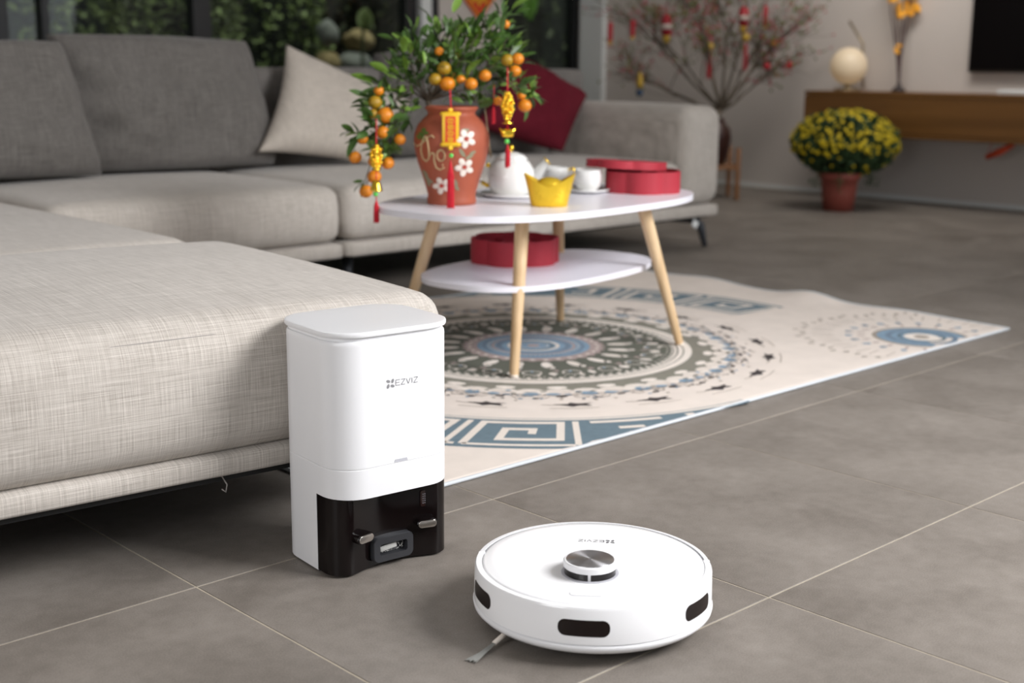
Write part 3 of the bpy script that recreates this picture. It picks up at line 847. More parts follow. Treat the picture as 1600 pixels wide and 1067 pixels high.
# ================================================================== DOCK
dk = thing('emptying_dock', 'white robot vacuum emptying dock with glossy black foot', 'vacuum dock', (.278, -.056, 0), R(-6))
DW, DD, DR = .214, .190, .052
HW, HD = DW/2, DD/2
zB = .126   # top of the black front
def dock_outline(w_, d_, r_, k=8): return rrect(w_, d_, r_, k)
# black foot: front corners rounded, front hollowed in the middle
def foot_outline(inset=0.0):
    o = []
    yb = -HD+.068     # where black meets white on the side
    o.append((HW-inset, yb)); 
    N = 10
    # right front lobe
    r1 = .030
    for i in range(N+1):
        a = R(0-90*i/N); o.append((HW-inset-r1+r1*math.cos(a), -HD+.016+r1+r1*math.sin(a)))
    # hollow
    n = 26
    xa, xb = HW-inset-r1, -HW+inset+r1
    for i in range(1, n):
        u = i/n; x = xa+(xb-xa)*u
        dz = .018*(0.5-0.5*math.cos(2*PI*min(1, max(0, (u-.0)/1.0))))**.55
        o.append((x, -HD+.016+dz))
    for i in range(N+1):
        a = R(-90-90*i/N); o.append((-HW+inset+r1+r1*math.cos(a), -HD+.016+r1+r1*math.sin(a)))
    o.append((-HW+inset, yb))
    return o[::-1]
obj('black_foot', prism(bmesh.new(), foot_outline(.0006), .004, zB, 0, None, 1), M['black'], dk, fix=True)
sharp(dk.children[-1], 40)
# white rear shell down to the floor
ro = [(HW, -HD+.0684)]+[p for p in rrect(DW, DD, DR) if p[1] > 0]+[(-HW, -HD+.0684)]
o = obj('rear_shell', prism(bmesh.new(), ro, .003, zB, 0, None, 1), M['plastic'], dk, fix=True); sharp(o, 40)
o = obj('sole', prism(bmesh.new(), [(x*.97, y*.97) for x, y in ro], 0, .004), M['rubber'], dk); sharp(o)
# middle band: overhangs the foot, its lower front edge is lifted in the middle
def band():
    bm = bmesh.new(); ol = rrect(DW, DD, DR, 10)
    def zlow(x, y):
        if y > -HD+.069: return zB
        u = abs(x)/HW
        return zB
    rows = []
    for (zz, s) in ((None, 0), (.127, 0), (.1700, 0), (.1715, 0), (.172, 1)):
        rows.append([bm.verts.new((x*(1-s*.004), y*(1-s*.004), zlow(x, y) if zz is None else zz)) for x, y in ol])
    n = len(ol)
    for a, b in zip(rows, rows[1:]):
        for i in range(n): bm.faces.new((a[i], a[(i+1) % n], b[(i+1) % n], b[i]))
    bm.faces.new(rows[-1]); bm.faces.new(rows[0][::-1])
    return bm
o = obj('lower_body', band(), M['plastic'], dk, fix=True); sharp(o, 50)
bm = bmesh.new(); ol = rrect(DW, DD, DR, 12); n = len(ol)
prof = [(.9965, .1722), (1.0, .1730), (1.0, .1745), (1.0, .30), (1.0, .3585), (1.0, .360), (.996, .3645), (.985, .3665), (.965, .367), (.963, .3675), (.963, .373)]
rows = [[bm.verts.new((x*k, y*k, z)) for x, y in ol] for k, z in prof]
for a, b in zip(rows, rows[1:]):
    for i in range(n): bm.faces.new((a[i], a[(i+1) % n], b[(i+1) % n], b[i]))
bm.faces.new(rows[-1]); bm.faces.new(rows[0][::-1])
o = obj('upper_body', bm, M['plastic'], dk, fix=True); sharp(o, 40)
bm = bmesh.new(); ol = rrect(DW+.006, DD+.006, DR+.004, 12)
prof = [(.965, .3725), (.992, .3732), (1.0, .3750), (1.0, .3785), (.996, .3802), (.985, .3808), (.965, .3810), (.5, .3811)]
rows = [[bm.verts.new((x*k, y*k, z)) for x, y in ol] for k, z in prof]
for a, b in zip(rows, rows[1:]):
    for i in range(n): bm.faces.new((a[i], a[(i+1) % n], b[(i+1) % n], b[i]))
bm.faces.new(rows[-1]); bm.faces.new(rows[0][::-1])
o = obj('lid', bm, M['plastic'], dk, fix=True); sharp(o, 40)
# front details (dock front faces local -y)
FY = -HD-.0004
def front(x, z): return Vector((x, FY, z))
def clover(bm, cx, cz, s, to, mi=0):
    # four rounded petals, each turned a quarter
    for k in range(4):
        a = R(90*k)
        pts = []
        for i in range(14):
            t_ = 2*PI*i/14
            x, y = .58*s+.34*s*math.cos(t_), .54*s+.50*s*math.sin(t_)
            x += .22*(y-.54*s)
            pts.append((cx+x*math.cos(a)-y*math.sin(a), cz+x*math.sin(a)+y*math.cos(a)))
        poly(bm, pts, to, mi)
def letters(bm, x, z, h, wd, to, sx=1):
    w_ = h*.88*sx; gap = h*.26*sx
    G = [[[(w_, h), (0, h), (0, 0), (w_, 0)], [(0, h/2), (w_*.9, h/2)]],
         [[(0, h), (w_, h), (0, 0), (w_, 0)]],
         [[(0, h), (w_/2, 0), (w_, h)]],
         [[(w_*.12, h), (w_*.12, 0)]],
         [[(0, h), (w_, h), (0, 0), (w_, 0)]]]
    W_ = [w_, w_, w_, w_*.24, w_]
    for g_, ww in zip(G, W_):
        for st in g_: 
            for a, b in zip(st, st[1:]):
                ribbon(bm, [(x+a[0], z+a[1]), (x+b[0], z+b[1])], wd, to)
        x += ww+gap
    return x
bm = bmesh.new()
clover(bm, -.0155, .2975, .0068, front)
letters(bm, -.0060, .2935, .0082, .0010, front)
o = obj('logo', bm, M['grey_print'], dk, False); o['label'] = 'grey four-petal mark and EZVIZ lettering'
bm = bmesh.new()
prism(bm, [(-.010, .1740), (.014, .1740), (.0125, .1785), (-.0085, .1785)], 0, .0006, 0, Matrix.Translation((0, -HD+.0001, 0)) @ Matrix.Rotation(PI/2, 4, 'X'))
o = obj('indicator_light', bm, M['pale_print'], dk, False)
# contacts: two black pegs with steel faces
for s in (-1, 1):
    yb_ = -HD+.016+.014
    cx_ = s*.062
    rpg = Matrix.Translation((cx_, yb_+.004, .060)) @ Matrix.Rotation(-s*R(14), 4, 'Z') @ Matrix.Translation((-cx_, -yb_-.004, -.062))
    bm = bmesh.new()
    bmo = rrect(.034, .0145, .007, 6)
    prism(bm, bmo, 0, .026, .002, Matrix.Translation((cx_, yb_+.004, .062)) @ Matrix.Rotation(PI/2, 4, 'X'))
    bmesh.ops.transform(bm, matrix=rpg, verts=bm.verts)
    pg = obj('contact_peg', bm, M['black'], dk); sharp(pg)
    bm = bmesh.new()
    prism(bm, rrect(.030, .0115, .0056, 6), 0, .0014, .0006, Matrix.Translation((cx_, yb_+.004-.0258, .062)) @ Matrix.Rotation(PI/2, 4, 'X'))
    bmesh.ops.transform(bm, matrix=rpg, verts=bm.verts)
    o = obj('contact_plate', bm, M['chrome'], pg); sharp(o)
# dust port
yb_ = -HD+.034
bm = bmesh.new()
out_ = rrect(.074, .040, .010, 6); inn = rrect(.050, .018, .004, 6)
mtp = Matrix.Translation((.0, yb_, .030)) @ Matrix.Rotation(PI/2, 4, 'X')
vo_ = [[bm.verts.new(mtp @ Vector((x*k, y*k, z))) for x, y in out_] for k, z in ((1, -.004), (1, .0125), (.95, .0145))]
vi_ = [[bm.verts.new(mtp @ Vector((x, y, z))) for x, y in inn] for z in (.0145, .003)]
nn_ = len(out_)
for a, b in ((vo_[0], vo_[1]), (vo_[1], vo_[2]), (vo_[2], vi_[0]), (vi_[0], vi_[1])):
    for i in range(nn_): bm.faces.new((a[i], a[(i+1) % nn_], b[(i+1) % nn_], b[i]))
bm.faces.new(vi_[1])
port = obj('dust_port', bm, M['rubber'], dk, fix=True); sharp(port, 45)
bm = bmesh.new(); box(bm, (-.006, yb_-.0065, .0305), (.030, .004, .009), .001, Matrix.Rotation(R(-6), 3, 'Y'))
o = obj('port_flap', bm, M['grey_plastic'], port)
bm = bmesh.new(); rq = random.Random(5)
for _ in range(70):
    x = rq.uniform(-.022, .022); z = rq.choice((.0235, .0245, .0365)) if x < .012 else rq.uniform(.023, .037)
    sphere(bm, (x, yb_-.006, z), rq.uniform(.0004, .0010), 5, 4)
o = obj('dust', bm, M['grey_plastic'], port); o['kind'] = 'stuff'
# infrared window with a dotted grid
bm = bmesh.new(); prism(bm, rrect(.030, .026, .003, 4), 0, .0008, 0, Matrix.Translation((.066, -HD+.016+.0062, .098)) @ Matrix.Rotation(PI/2, 4, 'X'))
o = obj('signal_window', bm, M['sensor'], dk, False)
bm = bmesh.new()
for i in range(7):
    for j in range(5):
        box(bm, (.0555+i*.0035, -HD+.016+.0052, .0905+j*.0036), (.0018, .0006, .0018))
obj('dot_grid', bm, M['dark_print'], dk, False)

# ================================================================== ROBOT
RB = .168
rc = (.3575, -.4700)
face = math.atan2(-(rc[1]-CP.y), -(rc[0]-CP.x))       # towards the camera
rb = thing('robot_vacuum', 'white round robot vacuum on the floor in front of the dock', 'robot vacuum', (rc[0], rc[1], 0), face+PI/2-R(1.0))
# local frame: -y faces the camera side
ZR = .085
def arc_shell(bm, prof, a0, a1, n):
    rings = []
    for i in range(n+1):
        a = a0+(a1-a0)*i/n
        rings.append([bm.verts.new((r_*math.cos(a), r_*math.sin(a), z)) for r_, z in prof])
    m_ = len(prof)
    full = abs(a1-a0-2*PI) < 1e-6
    for i in range(n):
        A, B = rings[i], rings[i+1]
        for k in range(m_): bm.faces.new((A[k], B[k], B[(k+1) % m_], A[(k+1) % m_]))
    if not full: bm.faces.new(rings[0][::-1]); bm.faces.new(rings[-1])
    else: bmesh.ops.remove_doubles(bm, verts=bm.verts, dist=1e-6)
    bmesh.ops.recalc_face_normals(bm, faces=bm.faces)
    return bm
obj('chassis', nlathe([(0, .014), (.135, .014), (.155, .020), (.161, .026), (.161, .060), (.15, .066), (0, .066)], 96), M['rubber'], rb)
# lower ring (lip) under the bumper
obj('lower_ring', nlathe([(.150, .0165), (.162, .019), (.1675, .0245), (.1685, .0295), (.1655, .0318), (.160, .032)], 128), M['plastic'], rb)
# rear half side wall, front half bumper
sharp(obj('rear_cover', arc_shell(bmesh.new(), [(.158, .032), (.1655, .032), (.1655, .078), (.1640, .0822), (.158, .083)], R(7), R(173), 80), M['plastic'], rb), 50)
bump = obj('bumper', arc_shell(bmesh.new(), [(.156, .033), (.1672, .033), (.1660, .079), (.1640, .0825), (.156, .0825)], R(-186), R(6), 100), M['plastic2'], rb); sharp(bump, 50)
obj('lid_well', nlathe([(0, .070), (.1575, .070), (.1575, .0815), (.1555, .0815)], 128, cap=False), M['gapgrey'], rb)
obj('lid', nlathe([(0, .0868), (.09, .0862), (.140, .0850), (.1520, .0838), (.1550, .0822), (.1553, .078), (0, .078)], 160), M['plastic2'], rb)
# three oval dark sensor windows on the bumper
def wall_patch(a_c, zc, aw, h, r0, lift):
    bm = bmesh.new(); n = 10; k = 14
    pts = rrect(aw*RB, h, h*.44, 8)
    top = []; 
    for (x, z) in pts:
        a = a_c+x/RB; rad = r0-(z+zc-.033)*.026+lift
        top.append(bm.verts.new((rad*math.cos(a), rad*math.sin(a), zc+z)))
    # strip fill between left/right halves: use columns
    bm.clear()
    xs = sorted({round(x, 5) for x, z in pts})
    cols = []
    for x in xs:
        zs = [z for (xx, z) in pts if abs(xx-x) < 2e-5]
        cols.append((x, min(zs), max(zs)))
    xs2 = []
    for (x0, a0, b0), (x1, a1, b1) in zip(cols, cols[1:]):
        m_ = max(1, int((x1-x0)/.003))
        for i in range(m_): xs2.append((x0+(x1-x0)*i/m_, a0+(a1-a0)*i/m_, b0+(b1-b0)*i/m_))
    xs2.append(cols[-1])
    prev = None
    for (x, a0, b0) in xs2:
        a = a_c+x/RB
        q = []
        for z in (a0, b0):
            rad = r0-(z+zc-.033)*.026+lift
            q.append(bm.verts.new((rad*math.cos(a), rad*math.sin(a), zc+z)))
        if prev: bm.faces.new((prev[0], q[0], q[1], prev[1]))
        prev = q
    bmesh.ops.solidify(bm, geom=bm.faces[:], thickness=-.0012)
    bmesh.ops.recalc_face_normals(bm, faces=bm.faces)
    return bm
for ad in (-92.5, -92.5+63, -92.5-63):
    o = obj('sensor_window', wall_patch(R(ad), .0555, .41, .0225, .1672, .0003), M['sensor'], bump); sharp(o, 40)
# lidar turret, set towards the back
tc_ = (0.0, .002)
ty = .0
LX, LY = -.003, -.052
sharp(obj('turret_collar', nlathe([(.0395, .084), (.0395, .0872), (.0375, .0876), (.0350, .0876)], 72, (LX, LY, 0), False), M['pale_print'], rb), 40)
tur = obj('lidar_turret', nlathe([(0, .084), (.0345, .084), (.0345, .0965), (.0365, .0972), (.0365, .1045), (.0350, .1060), (.0338, .1062), (0, .1060)], 72, (LX, LY, 0)), M['plastic'], rb); sharp(tur, 35)
for s in range(4):
    a0 = R(-90+3.2+90*s) if s in (0, 1, 2, 3) else 0
    bm = arc_shell(bmesh.new(), [(.0340, .0868), (.0354, .0868), (.0354, .0962), (.0340, .0962)], a0, a0+R(83.6), 24)
    bmesh.ops.translate(bm, verts=bm.verts, vec=(LX, LY, 0))
    sharp(obj('turret_window', bm, M['black'], tur), 40)
# spun-metal disc: the conical sheen of turned metal comes from tangential brushing
mm = bpy.data.materials.new('spun_steel'); mm.use_nodes = True
n = mm.node_tree; b = n.nodes['Principled BSDF']
b.inputs['Base Color'].default_value = (.62, .62, .64, 1); b.inputs['Metallic'].default_value = 1; b.inputs['Roughness'].default_value = .36
b.inputs['Anisotropic Rotation'].default_value = .25
b.inputs['Anisotropic'].default_value = .85
tg = n.nodes.new('ShaderNodeTangent'); tg.direction_type = 'RADIAL'; tg.axis = 'Z'
n.links.new(tg.outputs[0], b.inputs['Tangent'])
bm = nlathe([(0, 0), (.0005, .0003), (.0325, .0003), (.0328, 0), (.0328, -.0004), (0, -.0004)], 96)
o = obj('metal_disc', bm, mm, tur); o.location = (LX, LY, .1064)
# logo upside down as seen from the camera, buttons in front of the turret
ZL = .0868
def topmap(flip):
    def f(x, y):
        if flip: x, y = -x, -y
        rr_ = math.hypot(x, y); z = .0868-.0006*min(1, rr_/.09)-.0012*max(0, (rr_-.09)/.05)+.00022
        return Vector((x, y, z))
    return f
bm = bmesh.new()
clover(bm, -.0230, -.0700, .0064, topmap(True))
letters(bm, -.0140, -.0740, .0078, .0010, topmap(True))
o = obj('logo', bm, M['dark_print'], rb, False); o['label'] = 'dark four-petal mark and EZVIZ lettering facing away'
bm = bmesh.new()
bo = [(x-.006, y-.124) for x, y in rrect(.044, .0145, .007, 6)]
ribbon(bm, bo, .0007, topmap(False), True)
ribbon(bm, [(x-.006+0, y-.124) for x, y in ((0, -.004), (0, .004))], .0004, topmap(False))
for cx_ in (-.011, .011):
    ribbon(bm, [(cx_+.0028*math.cos(2*PI*i/14), -.124+.0028*math.sin(2*PI*i/14)) for i in range(14)], .0006, topmap(False), True)
ribbon(bm, [(-.017, -.126), (-.017, -.122)], .0006, topmap(False)); ribbon(bm, [(.0175, -.1255), (.0175, -.1225)], .0006, topmap(False))
obj('button_outline', bm, M['pale_print'], rb, False)
bm = bmesh.new(); prism(bm, [(x-.006, y-.124) for x, y in rrect(.043, .0135, .0065, 6)], .0845, .0858)
obj('button_panel', bm, M['plastic2'], rb, False)
# small notches at the lid rim left and right
for s in (-1, 1):
    obj('rim_tab', nbox((s*.1590, .019, .0815), (.009, .006, .004), .0012, Matrix.Rotation(s*.12, 3, 'Z')), M['plastic2'], rb)
# side brush
sb = thing('tmp', None, None); bpy.data.objects.remove(sb)
q0 = atZ(786, 993, .012); q1 = atZ(772, 1005, .008); q2 = atZ(736, 1033, .002)
mi_ = (Matrix.Translation(rb.location) @ Matrix.Rotation(rb.rotation_euler.z, 4, 'Z')).inverted()
A_, B_, C_ = [mi_ @ v for v in (q0, q1, q2)]
st_ = A_ - (B_-A_)*2.2
bm = tube(bmesh.new(), [st_+Vector((0, 0, .001)), A_, B_], [.0042, .0036, .0034], 8)
br = obj('side_brush_arm', bm, M['petal'], rb)
bm = bmesh.new(); rq = random.Random(2)
dv = (C_-B_); pv = Vector((-dv.y, dv.x, 0)).normalized()
for i in range(34):
    u = i/33-.5
    tube(bm, [B_+pv*u*.005, B_+dv*.55+pv*u*.009+Vector((0, 0, -.001)), B_+dv*(1+rq.uniform(-.08, .05))-pv*(-u*.017)+Vector((0, 0, .0005))], .00045, 3, False)
o = obj('bristles', bm, M['bristle'], br); o['kind'] = 'stuff'
# wheels under the shell
for s in (-1, 1):
    bm = bmesh.new()
    lathe(bm, [(0, -.012), (.024, -.012), (.026, -.008), (.026, .008), (.024, .012), (0, .012)], 28, ax=Matrix.Translation((s*.11, .01, .026)) @ Matrix.Rotation(PI/2, 4, 'Y'))
    obj('wheel', bm, M['rubber'], rb)
bm = bmesh.new(); sphere(bm, (0, -.12, .011), .011, 14, 10); obj('caster', bm, M['rubber'], rb)

# ================================================================== SIDE TABLE
ZTT = .414
TC = Vector((1.556, .853, 0))
tb = thing('side_table', 'two-tier white coffee table with pale pine legs', 'table', (TC.x, TC.y, 0))
rotT = Matrix.Rotation(R(6.5), 4, 'Z')
sharp(obj('tabletop', prism(bmesh.new(), superell(.496, .292, 2.75, 110), ZTT-.016, ZTT, .004, Matrix.Translation((.008, -.004, 0)) @ rotT), M['tabletop'], tb), 50)
sharp(obj('shelf', prism(bmesh.new(), superell(.378, .220, 2.65, 96), .212, .226, .004, Matrix.Translation((.012, .008, 0)) @ Matrix.Rotation(R(8.2), 4, 'Z')), M['tabletop'], tb), 50)
for (x, y, sx_, sy_) in ((1.252, .632, 1, 1), (1.859, .605, -1, 1), (1.859, 1.067, -1, -1), (1.25, 1.09, 1, -1)):
    F = Vector((x-TC.x, y-TC.y, rz_(x, y)+.003)); Tp = F+Vector((sx_*.092, sy_*.070, .389))
    bm = tube(bmesh.new(), [F+(Tp-F)*.008, F+(Tp-F)*.5, Tp], [.0115, .0155, .0185], 20)
    lg = obj('leg', bm, M['pine'], tb); sharp(lg, 50)
    obj('foot_pad', nlathe([(0, -.0025), (.010, -.0025), (.0112, .006), (0, .006)], 16, F), M['petal'], lg)

# ------------------------------------------------------------------ things on the table
VZ = ZTT
vb = Vector((1.262, .870, VZ))
vb.x, vb.y = (atZ(705, 319, VZ)+Vector((.012, .012, 0))).xy
kp = thing('kumquat_tree', 'kumquat bonsai with orange fruit in painted terracotta jar', 'potted plant', vb)
dV = depth(vb); pxm = FPX/dV      # pixels per metre at the jar
def vprof():
    # (half width px, px above base)
    q = [(0, 0), (37, 0), (38.5, 3), (38, 8), (37, 14), (40, 26), (46, 45), (53, 66), (57, 84), (58.5, 98), (57, 110), (52, 122), (44, 131), (38, 136), (36, 139), (38, 143), (41, 146.5), (40.5, 149), (36, 150), (34, 148), (33, 140), (0, 139)]
    return [(a/pxm, b/pxm*1.0) for a, b in q]
VP = vprof()
jar = obj('jar', nlathe(VP, 64), M['terra'], kp)
obj('soil', nlathe([(0, 140/pxm), (33/pxm, 140/pxm), (32/pxm, 142/pxm), (0, 144/pxm)], 24), M['soil'], kp)
def vrad(z):
    pr0 = VP[1:16]
    for (r0, z0), (r1, z1) in zip(pr0, pr0[1:]):
        if z0 <= z <= z1: return r0+(r1-r0)*(z-z0)/max(1e-6, z1-z0)
    return pr0[-1][0]
vface = math.atan2(CP.y-vb.y, CP.x-vb.x)
def vmap(lift):
    # x in px right of the jar's axis as seen from the front, y px above base, wrapped round the jar
    def f(x, y):
        z = y/pxm; r_ = vrad(z)
        a = vface+math.asin(max(-.98, min(.98, (x/pxm)/r_)))
        return Vector(((r_+lift)*math.cos(a), (r_+lift)*math.sin(a), z))
    return f
def vpx(x, y): return (x-706, 325-y)      # photograph px -> jar px
def vtube(bm, pts, r_):
    f = vmap(.0012); P_ = []
    for (a, b), (c, d) in zip(pts, pts[1:]):
        for i in range(4): P_.append(f(*vpx(a+(c-a)*i/4, b+(d-b)*i/4)))
    P_.append(f(*vpx(*pts[-1])))
    tube(bm, P_, r_, 6)
bm = bmesh.new()
# "Tho" in slip with the dot under the o
vtube(bm, [(648, 231), (654, 235), (664, 228), (671, 220), (677, 217), (680, 221)], .0014)
vtube(bm, [(666, 219), (661, 230), (660, 242), (663, 253), (668, 257), (672, 252), (672, 240), (670, 226), (668, 219)], .0018)
vtube(bm, [(672, 250), (676, 243), (680, 245), (680, 256), (683, 266), (689, 269), (695, 265)], .0017)
vtube(bm, [(690+6*math.cos(2*PI*i/10), 247+8.5*math.sin(2*PI*i/10)) for i in range(11)], .0018)
vtube(bm, [(692, 261), (693.5, 262)], .0024)
o = obj('slip_lettering', bm, M['slip'], jar); o['label'] = 'cream handwritten Vietnamese word in slip'
def vflower(cx, cy, s):
    bm = bmesh.new()
    for k in range(5):
        a = R(90+72*k+12)
        ccx, ccy = cx+s*.58*math.cos(a), cy+s*.58*math.sin(a)
        pts = [(ccx+s*.40*math.cos(t_)*math.cos(a)-s*.30*math.sin(t_)*math.sin(a), ccy+s*.40*math.cos(t_)*math.sin(a)+s*.30*math.sin(t_)*math.cos(a)) for t_ in [2*PI*i/12 for i in range(12)]]
        f = vmap(.0014); vs = [bm.verts.new(f(*vpx(*q))) for q in pts]
        c0 = bm.verts.new(vmap(.0034)(*vpx(ccx, ccy)))
        for i in range(12): bm.faces.new((vs[i], vs[(i+1) % 12], c0))
    bmesh.ops.recalc_face_normals(bm, faces=bm.faces)
    f0 = obj('painted_flower', bm, M['petal'], jar)
    bm = bmesh.new()
    for k in range(5):
        a = R(90+72*k+12); g_ = vmap(.0036)
        tube(bm, [g_(*vpx(cx, cy)), g_(*vpx(cx+s*.3*math.cos(a), cy+s*.3*math.sin(a)))], .0007, 4)
    obj('flower_heart', bm, M['redpaint'], f0)
for a in ((728, 222, 15), (725, 265, 15), (691, 294, 14)): vflower(*a)
bm = bmesh.new()
def vleaf(bm, x, y, l, wd, ang):
    f = vmap(.0010); pts = []
    for i in range(10):
        t_ = 2*PI*i/10; u, v = l*math.cos(t_), wd*math.sin(t_)
        pts.append(f(*vpx(x+u*math.cos(ang)-v*math.sin(ang), y+u*math.sin(ang)+v*math.cos(ang))))
    bm.faces.new([bm.verts.new(p) for p in pts])
for a in ((722, 243, 8, 3, 1.0), (733, 249, 7, 3, -.6), (738, 243, 5, 2.4, -.4), (669, 284, 8, 3, 1.0), (666, 276, 6, 2.5, .8), (674, 288, 5, 2.3, .5), (712, 289, 6, 3, 1.2), (714, 297, 5, 2.5, 1), (727, 209, 6, 2.4, .1), (671, 292, 5, 2, 1.1)): 
    bm = bmesh.new(); vleaf(bm, *a); obj('painted_leaf', bm, M['leafpaint'], jar, False)
bm = bmesh.new()
for a in ((661, 217, 5, 3.5, .5), (664, 210, 4, 3, -.8), (656, 221, 4, 2.5, .9), (668, 214, 4, 2.5, 0), (663, 223, 4, 2.5, 1.3)): vleaf(bm, *a)
obj('painted_sprig', bm, M['greenpaint'], jar, False)

# trunk and canopy: points of the crown given where they stand in front of / behind the jar's axis
def K(px, py, dd=0.0): return atD(px, py, dV+dd)-vb
rk = random.Random(21)
trunk = bmesh.new()
base = Vector((-.012, .01, 139/pxm))
fork = K(668, 158, .0)
tube(trunk, [base, K(678, 176), K(672, 166), fork], [.010, .009, .008, .007], 10)
clusters = [  # px, py, depth offset, spread px, leaves
 (650, 70, .02, 26, 34), (690, 62, .03, 26, 40), (640, 92, -.02, 22, 30), (672, 100, .0, 26, 36), (708, 88, -.03, 26, 40), (740, 72, .03, 24, 36),
 (720, 54, .02, 20, 20), (756, 40, .0, 14, 7), (790, 26, .02, 14, 15), (768, 52, .03, 18, 20), (785, 72, -.02, 20, 24), (742, 104, .02, 24, 32), (770, 98, .0, 20, 24), (800, 90, .03, 16, 18),
 (628, 122, .0, 22, 28), (655, 128, .02, 24, 28), (690, 126, .03, 22, 28), (716, 130, -.02, 22, 24), (748, 134, .0, 20, 24), (782, 130, .02, 20, 24), (806, 138, -.03, 16, 16),
 (598, 140, -.02, 18, 20), (582, 165, -.03, 18, 20), (612, 160, .0, 20, 20), (575, 200, -.05, 20, 26), (600, 198, -.04, 20, 24), (560, 210, -.04, 12, 12), (622, 190, -.02, 14, 14), (606, 236, -.05, 14, 14), (590, 232, -.05, 14, 14),
 (825, 146, .0, 12, 10), (744, 160, -.02, 14, 10), (636, 176, 0, 16, 10), (570, 284, -.05, 6, 4), (830, 150, -.02, 10, 7)]
for (px, py, dd, sp_, nl) in clusters:
    e = K(px, py, dd)
    if py > 150 and px < 620: via = [K(640, 140, -.02), K(608, 165, -.03)]
    elif px < 640: via = [K(648, 135, 0)]
    elif px > 760: via = [K(705, 130, 0), K(760, 108, 0)]
    else: via = [K((px+668)/2, min(145, (py+158)/2+8), dd/2)]
    pts = [fork]+via+[e]
    rs = [.0034]+[.0022]*len(via)+[.0010]
    tube(trunk, pts, rs, 6)
    for _ in range(3):
        e2 = e+Vector((rk.uniform(-1, 1), rk.uniform(-1, 1), rk.uniform(-.6, 1)))*sp_/pxm*.8
        tube(trunk, [pts[-2].lerp(e, .5), e, e2], [.0014, .0012, .0007], 4)
# dangling stem to the low fruit
tube(trunk, [K(600, 236, -.05), K(588, 250, -.05), K(574, 285, -.05), K(572, 292, -.05)], .0011, 5)
obj('trunk', trunk, M['bark'], kp)
def leaf_mesh(L_, W_, bend, fold):
    bm = bmesh.new(); rows = []
    for i in range(6):
        u = i/5; wv = W_/2*math.sin(PI*min(1, (u*.93+.05)))**.8
        z = -bend*u*u*L_; rows.append([bm.verts.new((-wv, u*L_, z+fold*wv)), bm.verts.new((0, u*L_, z)), bm.verts.new((wv, u*L_, z+fold*wv))])
    for a, b in zip(rows, rows[1:]):
        for i in range(2): bm.faces.new((a[i], a[i+1], b[i+1], b[i]))
    me = bpy.data.meshes.new('leaf'); bm.to_mesh(me); bm.free()
    me.polygons.foreach_set('use_smooth', [True]*len(me.polygons))
    return me
LM = []
for q in ((.036, .013, .25, .35), (.030, .011, .1, .4), (.042, .017, .3, .3), (.026, .009, -.1, .4)):
    for m_ in (M['leaf'], M['leaf'], M['leaf2']):
        me = leaf_mesh(*q); me.materials.append(m_); LM.append(me)
places = []
for (px, py, dd, sp_, nl) in clusters:
    e = K(px, py, dd)
    for _ in range(int(nl*1.05)):
        d = Vector((rk.gauss(0, .55), rk.gauss(0, .55), rk.gauss(0, .55)))
        p = e+d*sp_/pxm
        out = (d+Vector((0, 0, .35))+(e-fork).normalized()*.6+Vector((rk.gauss(0, .4), rk.gauss(0, .4), rk.gauss(0, .3)))).normalized()
        places.append((p, out, rk.uniform(.75, 1.4), rk.randrange(len(LM)), rk.uniform(-1.2, 1.2)))
# a few big leaves seen singly in the photograph
for (px, py, dd, ang, s_) in [(712, 70, -.06, 90, 1.1), (722, 96, -.07, 10, 1.15), (795, 24, -.05, 25, 1.0), (748, 30, -.05, 80, .9), (672, 72, -.06, 60, .95), (636, 66, -.05, 150, .9), (770, 74, -.06, 160, .95), (732, 44, -.05, 100, .9), (624, 108, -.06, 180, .8), (576, 166, -.07, 190, .8), (620, 168, -.07, 10, .8), (838, 152, -.05, -30, .8), (735, 150, -.04, -70, .8), (664, 90, -.07, -70, .8), (752, 60, -.05, 5, .8)]:
    a = R(ang); out = (CR*math.cos(a)+CU*math.sin(a)-_f*.15).normalized()
    places.append((K(px, py, dd)-out*.018, out, s_*1.15, rk.choice((2, 8, 6, 7)), rk.uniform(-.3, .3)))
def leaf_matrix(p, out, s_, roll, facecam=False):
    y = out; z = Vector((0, 0, 1)) if not facecam else -_f
    z = (z-y*z.dot(y))
    if z.length < .1: z = Vector((1, 0, 0))-y*y.x
    z.normalize(); x = y.cross(z)
    m3 = Matrix((x, y, z)).transposed()
    return Matrix.Translation(p) @ m3.to_4x4() @ Matrix.Rotation(roll, 4, 'Y') @ Matrix.Scale(s_, 4)
places.sort(key=lambda q: -q[2]*(1 if LM[q[3]] else 1))
bmr = bmesh.new()
nbig = 0
big = places[:285]; small = places[285:]
for k, (p, out, s_, mi, roll) in enumerate(big):
    o = bpy.data.objects.new('leaf', LM[mi]); COL.objects.link(o); o.parent = kp
    o.matrix_local = leaf_matrix(p, out, s_, roll, facecam=(k < 15 and s_ > .9))
tmp = bpy.data.meshes.new('small_leaves'); vs, fs, mids = [], [], []
for (p, out, s_, mi, roll) in small:
    me = LM[mi]; mt_ = leaf_matrix(p, out, s_, roll); b0 = len(vs)
    vs += [mt_ @ v.co for v in me.vertices]
    for pl in me.polygons: fs.append([b0+i for i in pl.vertices]); mids.append(1 if mi % 3 == 2 else 0)
tmp.from_pydata(vs, [], fs); tmp.materials.append(M['leaf']); tmp.materials.append(M['leaf2'])
tmp.polygons.foreach_set('material_index', mids)
o = obj('small_leaves', tmp, M['leaf'], kp); o['kind'] = 'stuff'
